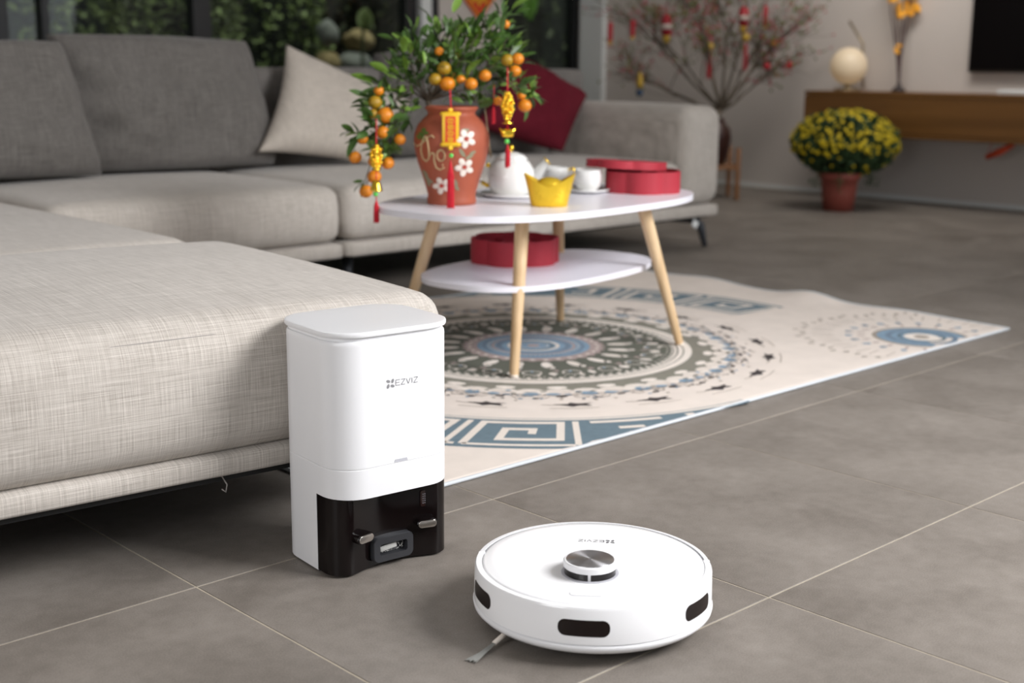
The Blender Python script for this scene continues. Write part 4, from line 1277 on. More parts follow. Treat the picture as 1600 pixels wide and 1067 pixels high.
# fruit: px, py, radius px, ripe
fruits = [(602, 180, 13, 1), (598, 207, 10.5, 1), (586, 160, 11, 0), (592, 142, 8, 1), (583, 178, 8, 0), (566, 217, 9, 1), (625, 218, 9, 1), (555, 246, 10, 1), (606, 255, 10, 1), (585, 276, 11, 1), (572, 299, 10.5, 1), (584, 252, 9, 1),
          (694, 107, 11, 0), (699, 131, 12, 1), (680, 124, 10, 0), (736, 131, 10, 1), (758, 118, 9.5, 1), (720, 124, 7, 1), (729, 187, 10.5, 1), (793, 94, 10, 0), (809, 92, 9.5, 1), (805, 111, 9.5, 1), (820, 165, 10.5, 1), (815, 149, 7, 1), (790, 38, 7, 1), (686, 80, 7, 1), (778, 158, 7, 1)]
fm = []
for m_ in (M['orange2'], M['orange']):
    bm = bmesh.new(); sphere(bm, (0, 0, 0), 1, 20, 14, (1, 1, .93))
    me = bpy.data.meshes.new('kumquat'); bm.to_mesh(me); bm.free(); me.materials.append(m_)
    me.polygons.foreach_set('use_smooth', [True]*len(me.polygons)); fm.append(me)
bmc = bmesh.new(); tube(bmc, [(0, 0, .9), (.05, .0, 1.25)], [.10, .07], 5)
mc = bpy.data.meshes.new('fruit_stalk'); bmc.to_mesh(mc); bmc.free(); mc.materials.append(M['leaf'])
for (px, py, r_, ripe) in fruits:
    dd = -.055
    o = bpy.data.objects.new('kumquat', fm[ripe]); COL.objects.link(o); o.parent = kp
    if py > 280: dd = -.05
    o.location = K(px, py, dd); o.scale = (r_/pxm,)*3; o.rotation_euler = (rk.uniform(-.3, .3), rk.uniform(-.3, .3), 0)
    s_ = bpy.data.objects.new('fruit_stalk', mc); COL.objects.link(s_); s_.parent = o
# slender support stick right of the jar
obj('support_stick', tube(bmesh.new(), [K(767, 246, .03), K(763, 215, .03), K(759, 182, .03), K(756, 150, .03)], .0022, 6), M['brass'], kp)

# ------------------------------------------------------------------ ornaments hanging in the kumquat tree
def tassel(bm, top, length, wd, n=26, rnd=rk):
    for i in range(n):
        a = 2*PI*i/n; k = rnd.uniform(.2, 1)
        tube(bm, [top, top+Vector((math.cos(a)*wd*.45*k, math.sin(a)*wd*.45*k, -length*.3)), top+Vector((math.cos(a)*wd*.5*k, math.sin(a)*wd*.5*k, -length*rnd.uniform(.88, 1)))], wd*.09, 4, False)
def ingot_mesh(w_, h, d):
    """boat-shaped gold ingot, base at z=0"""
    bm = bmesh.new(); N = 48; rings = []
    def rim(a): return h*(.62+.38*abs(math.cos(a))**2.2)
    for (k, f) in ((0.0, 0), (.62, 0), (.66, .02), (.80, .5), (1.0, 1.0), (.93, 1.0), (.80, .80), (.62, .62)):
        if k == 0: rings.append([bm.verts.new((0, 0, 0))]); continue
        rings.append([bm.verts.new((w_/2*k*math.cos(2*PI*i/N), d/2*k*(1 if k < .99 else .98)*math.sin(2*PI*i/N), rim(2*PI*i/N)*f)) for i in range(N)])
    for A, B in zip(rings, rings[1:]):
        for i in range(N):
            j = (i+1) % N
            if len(A) == 1: bm.faces.new((A[0], B[j], B[i]))
            else: bm.faces.new((A[i], A[j], B[j], B[i]))
    # domed middle
    top = rings[-1]; dome = []
    for s_ in range(1, 5):
        a = s_/5*PI/2
        dome.append([bm.verts.new((v.co.x*math.cos(a), v.co.y*math.cos(a), h*.50+(v.co.z-h*.5)*math.cos(a)+h*.34*math.sin(a))) for v in top])
    prev = top
    for rg_ in dome:
        for i in range(N): bm.faces.new((prev[i], prev[(i+1) % N], rg_[(i+1) % N], rg_[i]))
        prev = rg_
    c0 = bm.verts.new((0, 0, h*.84))
    for i in range(N): bm.faces.new((prev[i], prev[(i+1) % N], c0))
    bmesh.ops.recalc_face_normals(bm, faces=bm.faces)
    return bm
u1 = 1/pxm
def H_(px, py, dd=-.085): return atD(px, py, dV+dd)
# left: string of gold coins with bell and tassel
def gold_string(label, x, y_top, y_c0, y_c1, y_bell, y_bead, y_t0, y_t1, bell='ingot', dd=-.085, sway=0):
    base_ = H_(x, y_t1, dd)
    t = thing('lucky_charm', label, 'ornament', base_, 0, 'gold charms hanging in the kumquat tree')
    B = lambda px, py: H_(px, py, dd)-base_
    obj('cord', tube(bmesh.new(), [B(x, y_top), B(x, (y_top+y_c0)/2), B(x, y_t0)], .0016, 6), M['redthread'], t)
    bm = bmesh.new(); rq = random.Random(int(x))
    n = int((y_c1-y_c0)/5.0)
    for i in range(n+1):
        py = y_c0+(y_c1-y_c0)*i/n
        wd = (2.5+7.5*math.sin(PI*min(1, (i+1)/(n+1.4))) if i else 2)
        sphere(bm, B(x, py), max(2.2, wd*.55)*u1, 9, 6)
        for k in range(5):
            a = rq.uniform(0, 6.28)
            p = B(x, py)+Vector((math.cos(a), math.sin(a), 0))*wd*u1*.8
            sphere(bm, p, rq.uniform(2.6, 4.2)*u1, 9, 6, (1, 1, .85))
    obj('gold_coins', bm, M['gold'], t)
    if bell == 'ingot':
        b_ = ingot_mesh(26*u1, 14*u1, 14*u1)
        o = obj('small_ingot', b_, M['gold'], t); o.location = B(x, y_bell+8); o.rotation_euler = (0, 0, vface+PI/2)
        b2 = nlathe([(0, 6*u1), (3*u1, 5*u1), (2*u1, 2*u1), (9*u1, 0), (8*u1, -1*u1), (0, -1*u1)], 20); o = obj('small_cap', b2, M['gold'], t); o.location = B(x, y_bell-14)
    else:
        b_ = nlathe([(0, 9*u1), (4*u1, 8*u1), (7*u1, 3*u1), (9*u1, -6*u1), (10*u1, -8*u1), (8*u1, -8*u1), (0, -7*u1)], 24)
        o = obj('small_bell', b_, M['gold'], t); o.location = B(x, y_bell)
    bm = bmesh.new(); sphere(bm, B(x-1, y_bead), 4*u1, 14, 10); obj('green_bead', bm, M['greenbead'], t)
    bm = bmesh.new(); tassel(bm, B(x, y_t0), (y_t1-y_t0)*u1, 8*u1); obj('tassel', bm, M['redthread'], t)
gold_string('gold coin charm with bell and red tassel at the left of the tree', 588, 186, 228, 264, 290, 303, 312, 348, 'bell', -.10)
gold_string('gold charm with small ingot and red tassel right of the jar', 793, 105, 146, 186, 206, 221, 226, 262, 'ingot', -.09)
# centre: gold scroll plaque
cb = H_(704, 330, -.13)
t = thing('scroll_charm', 'gold scroll plaque with red panel and tassel before the jar', 'ornament', cb)
fr_ = Matrix.Rotation(vface+PI/2, 3, 'Z')
B = lambda px, py: H_(px, py, -.13)-cb
u2 = (dV-.13)/FPX
def pl(px, py, l=0): return B(px, py)+fr_ @ Vector((0, -l, 0))
obj('cord', tube(bmesh.new(), [B(703, 140), B(705, 172)], .0018, 6), M['redthread'], t)
bm = bmesh.new(); box(bm, B(704, 203), (26*u2, 4*u2, 52*u2), .0008, fr_)
obj('plaque', bm, M['goldpaint'], t)
bm = bmesh.new()
for py in (178, 226):
    tube(bm, [B(688, py), B(691, py+ (3 if py < 200 else -3)*0), B(717, py), B(720, py)], [2.0*u2, 3.4*u2, 3.4*u2, 2.0*u2], 10)
sphere(bm, B(704, 172), 5*u2, 10, 8, (1, .6, .7)); sphere(bm, B(704, 231), 5*u2, 10, 8, (1, .6, .8))
obj('scroll_rod', bm, M['goldpaint'], t)
bm = bmesh.new(); box(bm, B(704, 203)+fr_ @ Vector((0, -2.2*u2, 0)), (16*u2, .8*u2, 42*u2), 0, fr_)
pn = obj('red_panel', bm, M['redpaint'], t, False)
bm = bmesh.new()
pc0 = B(704, 203)
def pm_(x, y): return pc0+fr_ @ Vector((x*u2, -3.0*u2, y*u2))
for k in range(4):   # four blocky gold characters one above the other
    cy_ = 14-9.6*k
    ribbon(bm, [(-4.5, cy_+3), (4.5, cy_+3)], 1.5, pm_); ribbon(bm, [(-4.5, cy_-3), (4.5, cy_-3)], 1.5, pm_)
    ribbon(bm, [(0, cy_+4), (0, cy_-4)], 1.6, pm_); ribbon(bm, [(-4, cy_+3), (-4, cy_-3)], 1.4, pm_); ribbon(bm, [(4, cy_+3), (4, cy_-3)], 1.4, pm_)
    if k % 2: ribbon(bm, [(-4.5, cy_), (4.5, cy_)], 1.2, pm_)
obj('gold_characters', bm, M['goldpaint'], pn, False)
bm = bmesh.new(); sphere(bm, B(705, 243), 3.6*u2, 12, 8); obj('green_bead', bm, M['greenbead'], t)
obj('bead_cord', tube(bmesh.new(), [B(704, 231), B(704, 256)], .0008, 5), M['redthread'], t)
bm = bmesh.new(); tassel(bm, B(704, 252), 76*u2, 12*u2, 40); obj('tassel', bm, M['redthread'], t)
# small red tassel
q = H_(771, 194, -.02)
t = thing('small_tassel', 'small plain red tassel hanging between jar and gold charm', 'ornament', q)
bm = bmesh.new(); tassel(bm, Vector((0, 0, 27*u1)), 27*u1, 6*u1, 18); obj('tassel', bm, M['redthread'], t)
obj('cord', tube(bmesh.new(), [(0, 0, 27*u1), (0.002, 0, 60*u1)], .0008, 5), M['redthread'], t)

# ------------------------------------------------------------------ gold ingot
q = atZ(858, 324, VZ); d_ = depth(q); ui = d_/FPX
gi = thing('gold_ingot', 'large boat-shaped gold ingot at the front of the table', 'ingot', (q.x+.020, q.y+.020, VZ+.0003), vface+PI/2-R(6))
def ingot_big():
    bm = bmesh.new(); N = 72
    W_, D_, Hh = 82*ui, 52*ui, 52*ui
    rings = []
    def rim(a): return Hh*(.60+.40*abs(math.cos(a))**1.15)
    for (kx, ky, f) in ((.68, .70, 0), (.70, .74, .015), (.77, .84, .28), (.87, .93, .62), (1.0, 1.0, 1.0), (.965, .93, 1.0), (.88, .80, .86), (.66, .74, .70)):
        zf = (lambda a_: Hh*.48) if kx in (.66,) else (lambda a_: rim(a_)*f)
        rings.append([bm.verts.new((W_/2*kx*math.cos(2*PI*i/N), D_/2*ky*math.sin(2*PI*i/N), zf(2*PI*i/N))) for i in range(N)])
    for A, B in zip(rings, rings[1:]):
        for i in range(N): bm.faces.new((A[i], A[(i+1) % N], B[(i+1) % N], B[i]))
    bm.faces.new(rings[0][::-1]); prev = rings[-1]
    for s_ in range(1, 7):
        a = s_/7*PI/2
        cur = [bm.verts.new((v.co.x*math.cos(a), v.co.y*math.cos(a), Hh*.48+Hh*.40*math.sin(a))) for v in rings[-1]]
        for i in range(N): bm.faces.new((prev[i], prev[(i+1) % N], cur[(i+1) % N], cur[i]))
        prev = cur
    c0 = bm.verts.new((0, 0, Hh*.885))
    for i in range(N): bm.faces.new((prev[i], prev[(i+1) % N], c0))
    bmesh.ops.recalc_face_normals(bm, faces=bm.faces)
    return bm
o = obj('ingot_body', ingot_big(), M['goldfoil'], gi); sharp(o, 60)
bm = bmesh.new(); rq = random.Random(8)
for k in range(46):     # moulded flower relief on the front
    a = rq.uniform(0, 6.28); r_ = rq.uniform(0, 1)**.6
    x, z = math.cos(a)*r_*19*ui, (22+math.sin(a)*r_*13)*ui
    yy = -D0 if False else -(52*ui/2)*(.80+.18*z/(52*ui))*math.sqrt(max(0, 1-(x/(82*ui/2*.9))**2))
    sphere(bm, (x, yy, z), rq.uniform(1.2, 3.0)*ui, 8, 6, (1.2, .5, .8))
obj('moulded_relief', bm, M['goldfoil'], gi)

# ------------------------------------------------------------------ porcelain
q = atZ(797, 311, VZ); q += Vector((.045, .045, 0))
ut = depth(q)/FPX
sau = obj('serving_tray', nlathe([(0, 0), (42*ut, 0), (50*ut, 3*ut), (53*ut, 6*ut), (52*ut, 7*ut), (46*ut, 4.5*ut), (0, 4*ut)], 56), M['porcelain'])
sau.location = (q.x+.012, q.y-.0, VZ); tag(sau, 'flat white porcelain plate under the teapot', 'plate')
tp = thing('teapot', 'white porcelain teapot with gilded knob, spout tip and handle', 'teapot', (q.x, q.y, VZ+4*ut), vface+PI/2)
obj('pot_body', nlathe([(0, 0), (26*ut, 0), (30*ut, 3*ut), (35*ut, 14*ut), (37*ut, 28*ut), (35*ut, 40*ut), (29*ut, 50*ut), (24*ut, 54*ut), (0, 55*ut)], 56), M['porcelain'], tp)
lidt = obj('pot_lid', nlathe([(25*ut, 53*ut), (26*ut, 55*ut), (20*ut, 61*ut), (10*ut, 65*ut), (0, 66*ut)], 48), M['porcelain'], tp)
bm = bmesh.new(); sphere(bm, (0, 0, 72*ut), 4.5*ut, 16, 12); lathe(bm, [(2*ut, 64*ut), (2*ut, 70*ut)], 12)
obj('gold_knob', bm, M['gold'], lidt)
bm = bmesh.new(); tube(bm, [(28*ut, 0, 20*ut), (40*ut, 0, 30*ut), (48*ut, 0, 42*ut), (57*ut, 0, 52*ut)], [13*ut, 10*ut, 8*ut, 6.5*ut], 20, False)
bmesh.ops.solidify(bm, geom=bm.faces[:], thickness=.0012)
obj('spout', bm, M['porcelain'], tp)
bm = bmesh.new(); N = 20
tube(bm, [(56*ut+6.6*ut*math.cos(2*PI*i/N)*-.62, 6.6*ut*math.sin(2*PI*i/N), 52*ut+6.6*ut*math.cos(2*PI*i/N)*.78) for i in range(N+1)], 1.3*ut, 8, False)
obj('gold_spout_rim', bm, M['gold'], tp)
bm = bmesh.new(); tube(bm, [(-34*ut, 0, 44*ut), (-44*ut, 0, 46*ut), (-51*ut, 0, 40*ut), (-52*ut, 0, 30*ut), (-47*ut, 0, 20*ut), (-34*ut, 0, 13*ut)], [2.6*ut]*6, 12)
obj('pot_handle', bm, M['porcelain'], tp)
bm = bmesh.new(); sphere(bm, (-36*ut, -2*ut, 45*ut), 3.6*ut, 12, 8); obj('gold_handle_cap', bm, M['gold'], tp)
obj('gold_handle_cap', tube(bmesh.new(), [(-46*ut, -1*ut, 19*ut), (-34*ut, -2*ut, 12*ut)], 3*ut, 10), M['gold'], tp)
def teacup(label, slabel, px, py, wpx, hpx, back, grp):
    q = atZ(px, py, VZ); q += Vector((.7, .7, 0))*back; uc = depth(q)/FPX
    s_ = obj('saucer', nlathe([(0, 0), (wpx*.45*uc, 0), (wpx*.72*uc, 3.5*uc), (wpx*.78*uc, 6*uc), (wpx*.76*uc, 6.5*uc), (wpx*.5*uc, 3*uc), (0, 2.5*uc)], 44), M['porcelain'])
    s_.location = (q.x, q.y, VZ); tag(s_, slabel, 'saucer', 'saucers on the tabletop')
    t = thing('teacup', label, 'cup', (q.x, q.y, VZ+2.6*uc), vface+PI/2, 'teacups on the tabletop')
    w2 = wpx/2*uc; h = hpx*uc
    obj('cup_body', nlathe([(0, 0), (w2*.58, 0), (w2*.60, h*.06), (w2*.86, h*.22), (w2*.98, h*.5), (w2, h*.78), (w2*.97, h), (w2*.92, h), (w2*.94, h*.75), (w2*.8, h*.25), (w2*.4, h*.12), (0, h*.1)], 44), M['porcelain'], t)
    return t, uc, w2, h
t, uc, w2, h = teacup('white porcelain teacup between the gold ingot and red box', 'small white saucer under the teacup beside the red box', 919, 302, 44, 34, .02, 'cups')
t, uc, w2, h = teacup('white porcelain teacup with gilded handle behind the gold ingot', 'small white saucer under the cup behind the gold ingot', 868, 291, 40, 26, .03, 'cups')
bm = bmesh.new(); tube(bm, [(w2*.9, 0, h*.8), (w2*1.4, 0, h*.95), (w2*1.5, 0, h*.55), (w2*.95, 0, h*.3)], 1.8*uc, 8)
obj('gold_handle', bm, M['gold'], t)

# ------------------------------------------------------------------ red flower-shaped candy boxes
def lobes(r_, n=5, depth_=.10, N=120, ph=0):
    o = []
    for i in range(N):
        a = 2*PI*i/N
        k = abs(math.cos(n*(a-ph)/2))
        o.append((r_*(1-depth_*2+depth_*2*k**.7)*math.cos(a), r_*(1-depth_*2+depth_*2*k**.7)*math.sin(a)))
    return o
def lobe_box(parent_name, label, c, r_, h, sx_=1.0, rz0=0, inner=True, ph=0):
    t = thing(parent_name, label, 'box', c, rz0, 'red candy boxes')
    ol = [(x*sx_, y) for x, y in lobes(r_, 6, .055, 120, ph)]
    bm = bmesh.new(); n = len(ol)
    prof = [(1, 0), (1, h), (.955, h), (.955, .004)]
    rows = [[bm.verts.new((x*k, y*k, z)) for x, y in ol] for k, z in prof]
    for a, b in zip(rows, rows[1:]):
        for i in range(n): bm.faces.new((a[i], a[(i+1) % n], b[(i+1) % n], b[i]))
    bm.faces.new(rows[0][::-1]); bm.faces.new(rows[-1])
    o = obj('box_wall', bm, M['redbox'], t); sharp(o, 50)
    if inner:
        bm = bmesh.new()
        lathe(bm, [(r_*.30, .004), (r_*.30, h*.8), (r_*.28, h*.8), (r_*.28, .004)], 24, cap=False)
        for k in range(6):
            a = k*PI/3; ca, sa = math.cos(a), math.sin(a)
            box(bm, (ca*r_*.58*sx_, sa*r_*.58, h*.4), (r_*.56, .002, h*.74), 0, Matrix.Rotation(a, 3, 'Z'))
        obj('divider', bm, M['redbox'], t, False)
    return t
qb = atZ(1003, 306, VZ); qb += Vector((.102, .088, 0)); ub = depth(qb)/FPX
bx = lobe_box('candy_box', 'red flower-shaped candy box on the tabletop under its lid', (qb.x, qb.y, VZ), 61*ub, 33*ub, 1.0, R(-44), True, .5)
lid = thing('box_lid', 'red flower-shaped lid lying askew on the tabletop box', 'lid', (qb.x-.030, qb.y+.036, VZ+33*ub+.004), R(-40))
lid.rotation_euler = (R(-2), R(3), R(-30))
bm = bmesh.new(); ol = lobes(63*ub, 6, .055, 120, .9); prism(bm, ol, 0, 12*ub, .002, None, 2)
sharp(obj('lid_cap', bm, M['redbox'], lid), 50)
obj('lid_emblem', nlathe([(0, 12*ub), (12*ub, 12*ub), (12*ub, 12.6*ub), (0, 13*ub)], 24), M['brownpot'], lid)
ql = atZ(803, 417, .226); ql += Vector((.075, .075, 0)); ul = depth(ql)/FPX
lobe_box('candy_box', 'open red flower-shaped candy box on the lower shelf', (ql.x, ql.y, .2262), 70*ul, 38*ul, 1.0, R(-44), True, .3)

# ================================================================== PEACH TREE
dP = 7.75; up_ = dP/FPX
pc = atD(1113, 300, dP); 
stand = thing('plant_stand', 'brown wooden plant stand behind the sofa armrest', 'stand', (pc.x, pc.y, 0), vface+PI/2)
for sx_ in (-1, 1):
    for sy_ in (-1, 1):
        bm = bmesh.new(); box(bm, (sx_*.118, sy_*.118, .150), (.026, .026, .300), .003)
        obj('leg', bm, M['stoolwood'], stand)
for s in (-1, 1):
    bm = bmesh.new(); box(bm, (0, s*.118, .185), (.212, .02, .024), .002); obj('rail', bm, M['stoolwood'], stand)
    bm = bmesh.new(); box(bm, (s*.118, 0, .185), (.02, .212, .024), .002); obj('rail', bm, M['stoolwood'], stand)
bm = bmesh.new(); box(bm, (0, 0, .185), (.216, .216, .014), .002); obj('seat_board', bm, M['stoolwood'], stand)
pt = thing('peach_blossom_tree', 'bare peach blossom tree with buds in dark brown pot', 'tree', (pc.x, pc.y, .193))
obj('pot', nlathe([(0, 0), (.060, 0), (.074, .03), (.092, .10), (.098, .16), (.090, .21), (.060, .245), (.052, .26), (.058, .27), (.050, .27), (.046, .25), (0, .25)], 40), M['brownpot'], pt)
rp_ = random.Random(12)
bm = bmesh.new(); tips = []
root = Vector((0, 0, .24)); org = Vector(pt.location)
def PP(px, py, dd=0): return atD(px, py, dP+dd)-org
f0 = PP(1127, 172)
tube(bm, [root, Vector((.01, 0, .29)), f0], [.020, .018, .015], 8)
def grow(p, d, L_, r_, lev):
    pts = [p]; q = p.copy(); dd_ = d.copy()
    n = 4
    for i in range(n):
        dd_ = (dd_+Vector((rp_.gauss(0, .16), rp_.gauss(0, .16), rp_.gauss(0, .12)+.03))).normalized()
        q = q+dd_*L_/n
        if q.x > 5.985-org.x: q.x = 5.985-org.x
        pts.append(q.copy())
    tube(bm, pts, [r_*(1-.5*i/n) for i in range(n+1)], 5 if lev < 2 else 3, False)
    tips.extend(pts[2:])
    if lev < 4:
        for _ in range(4 if lev < 4 else 2):
            k = rp_.randrange(1, n+1)
            nd = (dd_+Vector((rp_.gauss(0, .45), rp_.gauss(0, .45), rp_.gauss(0, .30)))).normalized()
            grow(pts[k], nd, L_*rp_.uniform(.6, .82), max(.0012, r_*.62), lev+1)
mains = [((1075, 105), .012), ((1100, 60), .0), ((1150, 130), .0), ((1135, 60), .05), ((1180, 100), -.04), ((1045, 90), .0), ((1165, 40), .0), ((1060, 150), .05), ((1165, 145), .06), ((1110, 110), -.12)]
for (pp, dd) in mains:
    e = PP(*pp, dd)
    tube(bm, [f0, f0.lerp(e, .5)+Vector((0, 0, -.012)), e], [.011, .008, .0055], 6)
    grow(e, ((e-f0).normalized()+Vector((0, 0, .12))).normalized(), .26, .0058, 1)
    grow(e, ((e-f0).normalized()+Vector((rp_.gauss(0, .3), rp_.gauss(0, .3), .1))).normalized(), .22, .0052, 1)
    grow(f0.lerp(e, .6), ((e-f0).normalized()+Vector((rp_.gauss(0, .3), rp_.gauss(0, .3), rp_.gauss(0, .3)))).normalized(), .30, .0045, 2)
obj('branches', bm, M['bark'], pt)
def in_room(v): return org.x+v.x < 6.03
bm = bmesh.new(); bm2 = bmesh.new()
for p in tips:
    if rp_.random() < .13: bmesh.ops.create_icosphere(bm, subdivisions=1, radius=rp_.uniform(.004, .009), matrix=Matrix.Translation(p))
    elif rp_.random() < .16: bmesh.ops.create_icosphere(bm2, subdivisions=1, radius=rp_.uniform(.005, .010), matrix=Matrix.Translation(p))
obj('pink_buds', bm, M['pinkbud'], pt)['kind'] = 'stuff'
obj('green_buds', bm2, M['greenbud'], pt)['kind'] = 'stuff'
# ornaments in the peach tree
def hang(label, px, py0, py1, kind, dd=-.12):
    b = atD(px, py1, dP+dd); t = thing('tree_ornament', label, 'ornament', b, 0, 'ornaments on the peach blossom tree'); u = (dP+dd)/FPX; h = (py1-py0)*u
    obj('thread', tube(bmesh.new(), [(0, 0, h), (0, 0, h+.05)], .0015, 5), M['packet'], t)
    if kind == 'packet':
        obj('paper', nbox((0, 0, h*.58), (9*u, 3*u, h*.84), .002), M['packet'], t); obj('gold_end', nbox((0, 0, h*.08), (8*u, 3*u, h*.14), .002), M['dimgold'], t)
    elif kind == 'ball':
        bm_ = bmesh.new(); sphere(bm_, (0, 0, h-6*u), 6.5*u, 14, 10); obj('gold_ball', bm_, M['dimgold'], t)
        bm_ = bmesh.new(); tassel(bm_, Vector((0, 0, h-12*u)), h-12*u, 8*u, 14); obj('tassel', bm_, M['packet'], t)
    elif kind == 'lantern':
        bm_ = nlathe([(4*u, h), (8*u, h*.85), (9*u, h*.6), (7*u, h*.3), (4*u, h*.25)], 20); obj('lantern_body', bm_, M['packet'], t)
        obj('lantern_band', nlathe([(9.4*u, h*.66), (9.4*u, h*.5), (8.6*u, h*.5)], 20, cap=False), M['petal'], t)
        obj('gold_end', nlathe([(6*u, h*.27), (5*u, h*.06), (0, 0)], 16), M['dimgold'], t)
    elif kind == 'bead':
        bm_ = bmesh.new(); sphere(bm_, (0, 0, h/2), h/2, 12, 8); obj('bead', bm_, M['packet'], t)
    elif kind == 'drop':
        bm_ = nlathe([(0, h), (3*u, h*.9), (6*u, h*.55), (4*u, h*.35), (0, h*.3)], 14); obj('gold_drop', bm_, M['dimgold'], t)
        bm_ = bmesh.new(); sphere(bm_, (0, 0, h*.18), h*.15, 10, 8); obj('blue_bead', bm_, M['bluebit'], t)
hang('red packet leftmost on the peach tree', 953, 36, 70, 'packet')
hang('thin dark red packet second from left on the peach tree', 988, 32, 62, 'packet')
hang('orange lantern with white band on the peach tree', 1041, 24, 68, 'lantern')
hang('gold ball with red tassel in the middle of the peach tree', 1107, 68, 124, 'ball')
hang('gold ball with long tassel right of centre on the peach tree', 1163, 54, 112, 'ball')
hang('orange lantern at the top right of the peach tree', 1161, 12, 52, 'lantern')
hang('red packet high on the right of the peach tree', 1195, 10, 46, 'packet')
hang('gold drop with blue bead low on the left of the peach tree', 999, 112, 152, 'drop')
hang('red bead right of centre among the low twigs', 1198, 98, 110, 'bead')
hang('red bead farthest right on the peach tree', 1233, 97, 109, 'bead')
hang('small gold drop near the right twigs of the peach tree', 1209, 62, 78, 'drop')

# ================================================================== CHRYSANTHEMUM
mcx = atZ(1310, 331, 0); mcx += Vector((.07, .05, 0)); um = depth(mcx)/FPX
mp_ = thing('chrysanthemum', 'round yellow chrysanthemum in a red pot on the floor', 'potted plant', (mcx.x, mcx.y, 0))
obj('pot', nlathe([(0, 0), (.080, 0), (.092, .10), (.098, .165), (.108, .168), (.112, .20), (.106, .205), (.100, .19), (0, .18)], 44), M['plasticpot'], mp_)
rm = random.Random(5)
mc_ = Vector((atD(1320, 226, depth(mcx))-mcx)); mc_.z = atD(1320, 226, depth(mcx)).z
RXm, RZm = 80*um, 52*um
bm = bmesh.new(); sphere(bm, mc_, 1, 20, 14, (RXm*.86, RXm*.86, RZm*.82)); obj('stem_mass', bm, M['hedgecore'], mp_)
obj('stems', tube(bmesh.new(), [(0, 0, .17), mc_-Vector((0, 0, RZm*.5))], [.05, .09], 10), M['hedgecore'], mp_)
def shell(r2, k0, k1):
    v = Vector((r2.gauss(0, 1), r2.gauss(0, 1), r2.gauss(0, 1))).normalized()
    k = r2.uniform(k0, k1)
    s_ = 1-.12*max(0, -v.z)
    return mc_+Vector((v.x*RXm*k*s_, v.y*RXm*k*s_, v.z*RZm*k*(1 if v.z > 0 else .95))), v
bm = leaf_cloud(3800, lambda r2: shell(r2, .84, 1.04)[0], .020, rm)
obj('foliage', bm, M['mumleaf'], mp_, False)['kind'] = 'stuff'
def mum_mesh():
    bm = bmesh.new()
    bmesh.ops.create_icosphere(bm, subdivisions=2, radius=1)
    for v in bm.verts:
        a = math.atan2(v.co.y, v.co.x); k = 1+.16*math.cos(9*a)*(1-abs(v.co.z))
        v.co = Vector((v.co.x*k, v.co.y*k, v.co.z*.62))
    me = bpy.data.meshes.new('flower'); bm.to_mesh(me); bm.free(); me.materials.append(M['mum']); return me
mm_ = mum_mesh()
cnt = 0; pl_ = []
while cnt < 290:
    p, v = shell(rm, 1.0, 1.07)
    if v.z < -.25 and rm.random() < .75: continue
    if v.dot(-_f) < -.35: continue
    o = bpy.data.objects.new('flower', mm_); COL.objects.link(o); o.parent = mp_
    s_ = rm.uniform(.0075, .0115)
    o.matrix_local = Matrix.Translation(p) @ v.to_track_quat('Z', 'Y').to_matrix().to_4x4() @ Matrix.Scale(s_, 4)
    cnt += 1
b2_ = bmesh.new()
for _ in range(420):
    p, v = shell(rm, .99, 1.06)
    if v.z < -.1 or v.dot(-_f) < -.5: continue
    for k in range(3):
        a_ = Vector((rm.gauss(0, 1), rm.gauss(0, 1), rm.gauss(0, 1))); a_ = (a_-v*a_.dot(v)).normalized(); c_ = v.cross(a_); s_ = rm.uniform(.006, .010)
        b2_.faces.new([b2_.verts.new(p+a_*s_+v*.003), b2_.verts.new(p+c_*s_), b2_.verts.new(p-a_*s_+v*.003), b2_.verts.new(p-c_*s_)])
obj('small_flowers', b2_, M['mum'], mp_, False)['kind'] = 'stuff'
# a few drooping sprigs
bm = bmesh.new()
for a in (-2.6, -.9, -.6, 2.9):
    e = Vector((math.cos(a)*RXm*.62, math.sin(a)*RXm*.62, mc_.z-RZm*.95))
    tube(bm, [mc_-Vector((0, 0, RZm*.5)), e, e+Vector((0, 0, -.04))], .003, 4)
    for _ in range(26):
        p = e+Vector((rm.gauss(0, .018), rm.gauss(0, .018), rm.gauss(-.015, .02))); s_ = .012
        a_ = Vector((rm.gauss(0, 1), rm.gauss(0, 1), rm.gauss(0, 1))).normalized(); b_ = a_.cross(Vector((0, .3, 1))).normalized()
        bm.faces.new([bm.verts.new(p+a_*s_), bm.verts.new(p+b_*s_*.4), bm.verts.new(p-a_*s_), bm.verts.new(p-b_*s_*.4)])
obj('hanging_sprigs', bm, M['mumleaf'], mp_, False)

# ================================================================== TV CONSOLE AND WHAT STANDS ON IT
XF, XW = 5.68, 6.048
c0, c1 = atX(1257, 145, XF), atX(1407, 217, XF)
zt_, zb_ = .625, .378
yl = c0.y; yr = -.2
cn = thing('tv_console', 'floating oak tv console fixed to the wall', 'console', ((XF+XW)/2, (yl+yr)/2, zb_))
co = Vector(cn.location)
obj('top_panel', nbox(Vector(((XF+XW)/2, (yl+yr)/2, zt_-.011))-co, (XW-XF, yl-yr, .022), .0015), M['console'], cn, False)
obj('bottom_panel', nbox(Vector(((XF+XW)/2, (yl+yr)/2, zb_+.011))-co, (XW-XF, yl-yr, .022), .0015), M['console'], cn, False)
obj('carcass', nbox(Vector(((XF+XW)/2+.015, (yl+yr)/2, (zt_+zb_)/2))-co, (XW-XF-.03, yl-yr-.004, zt_-zb_-.046), 0), M['console'], cn, False)
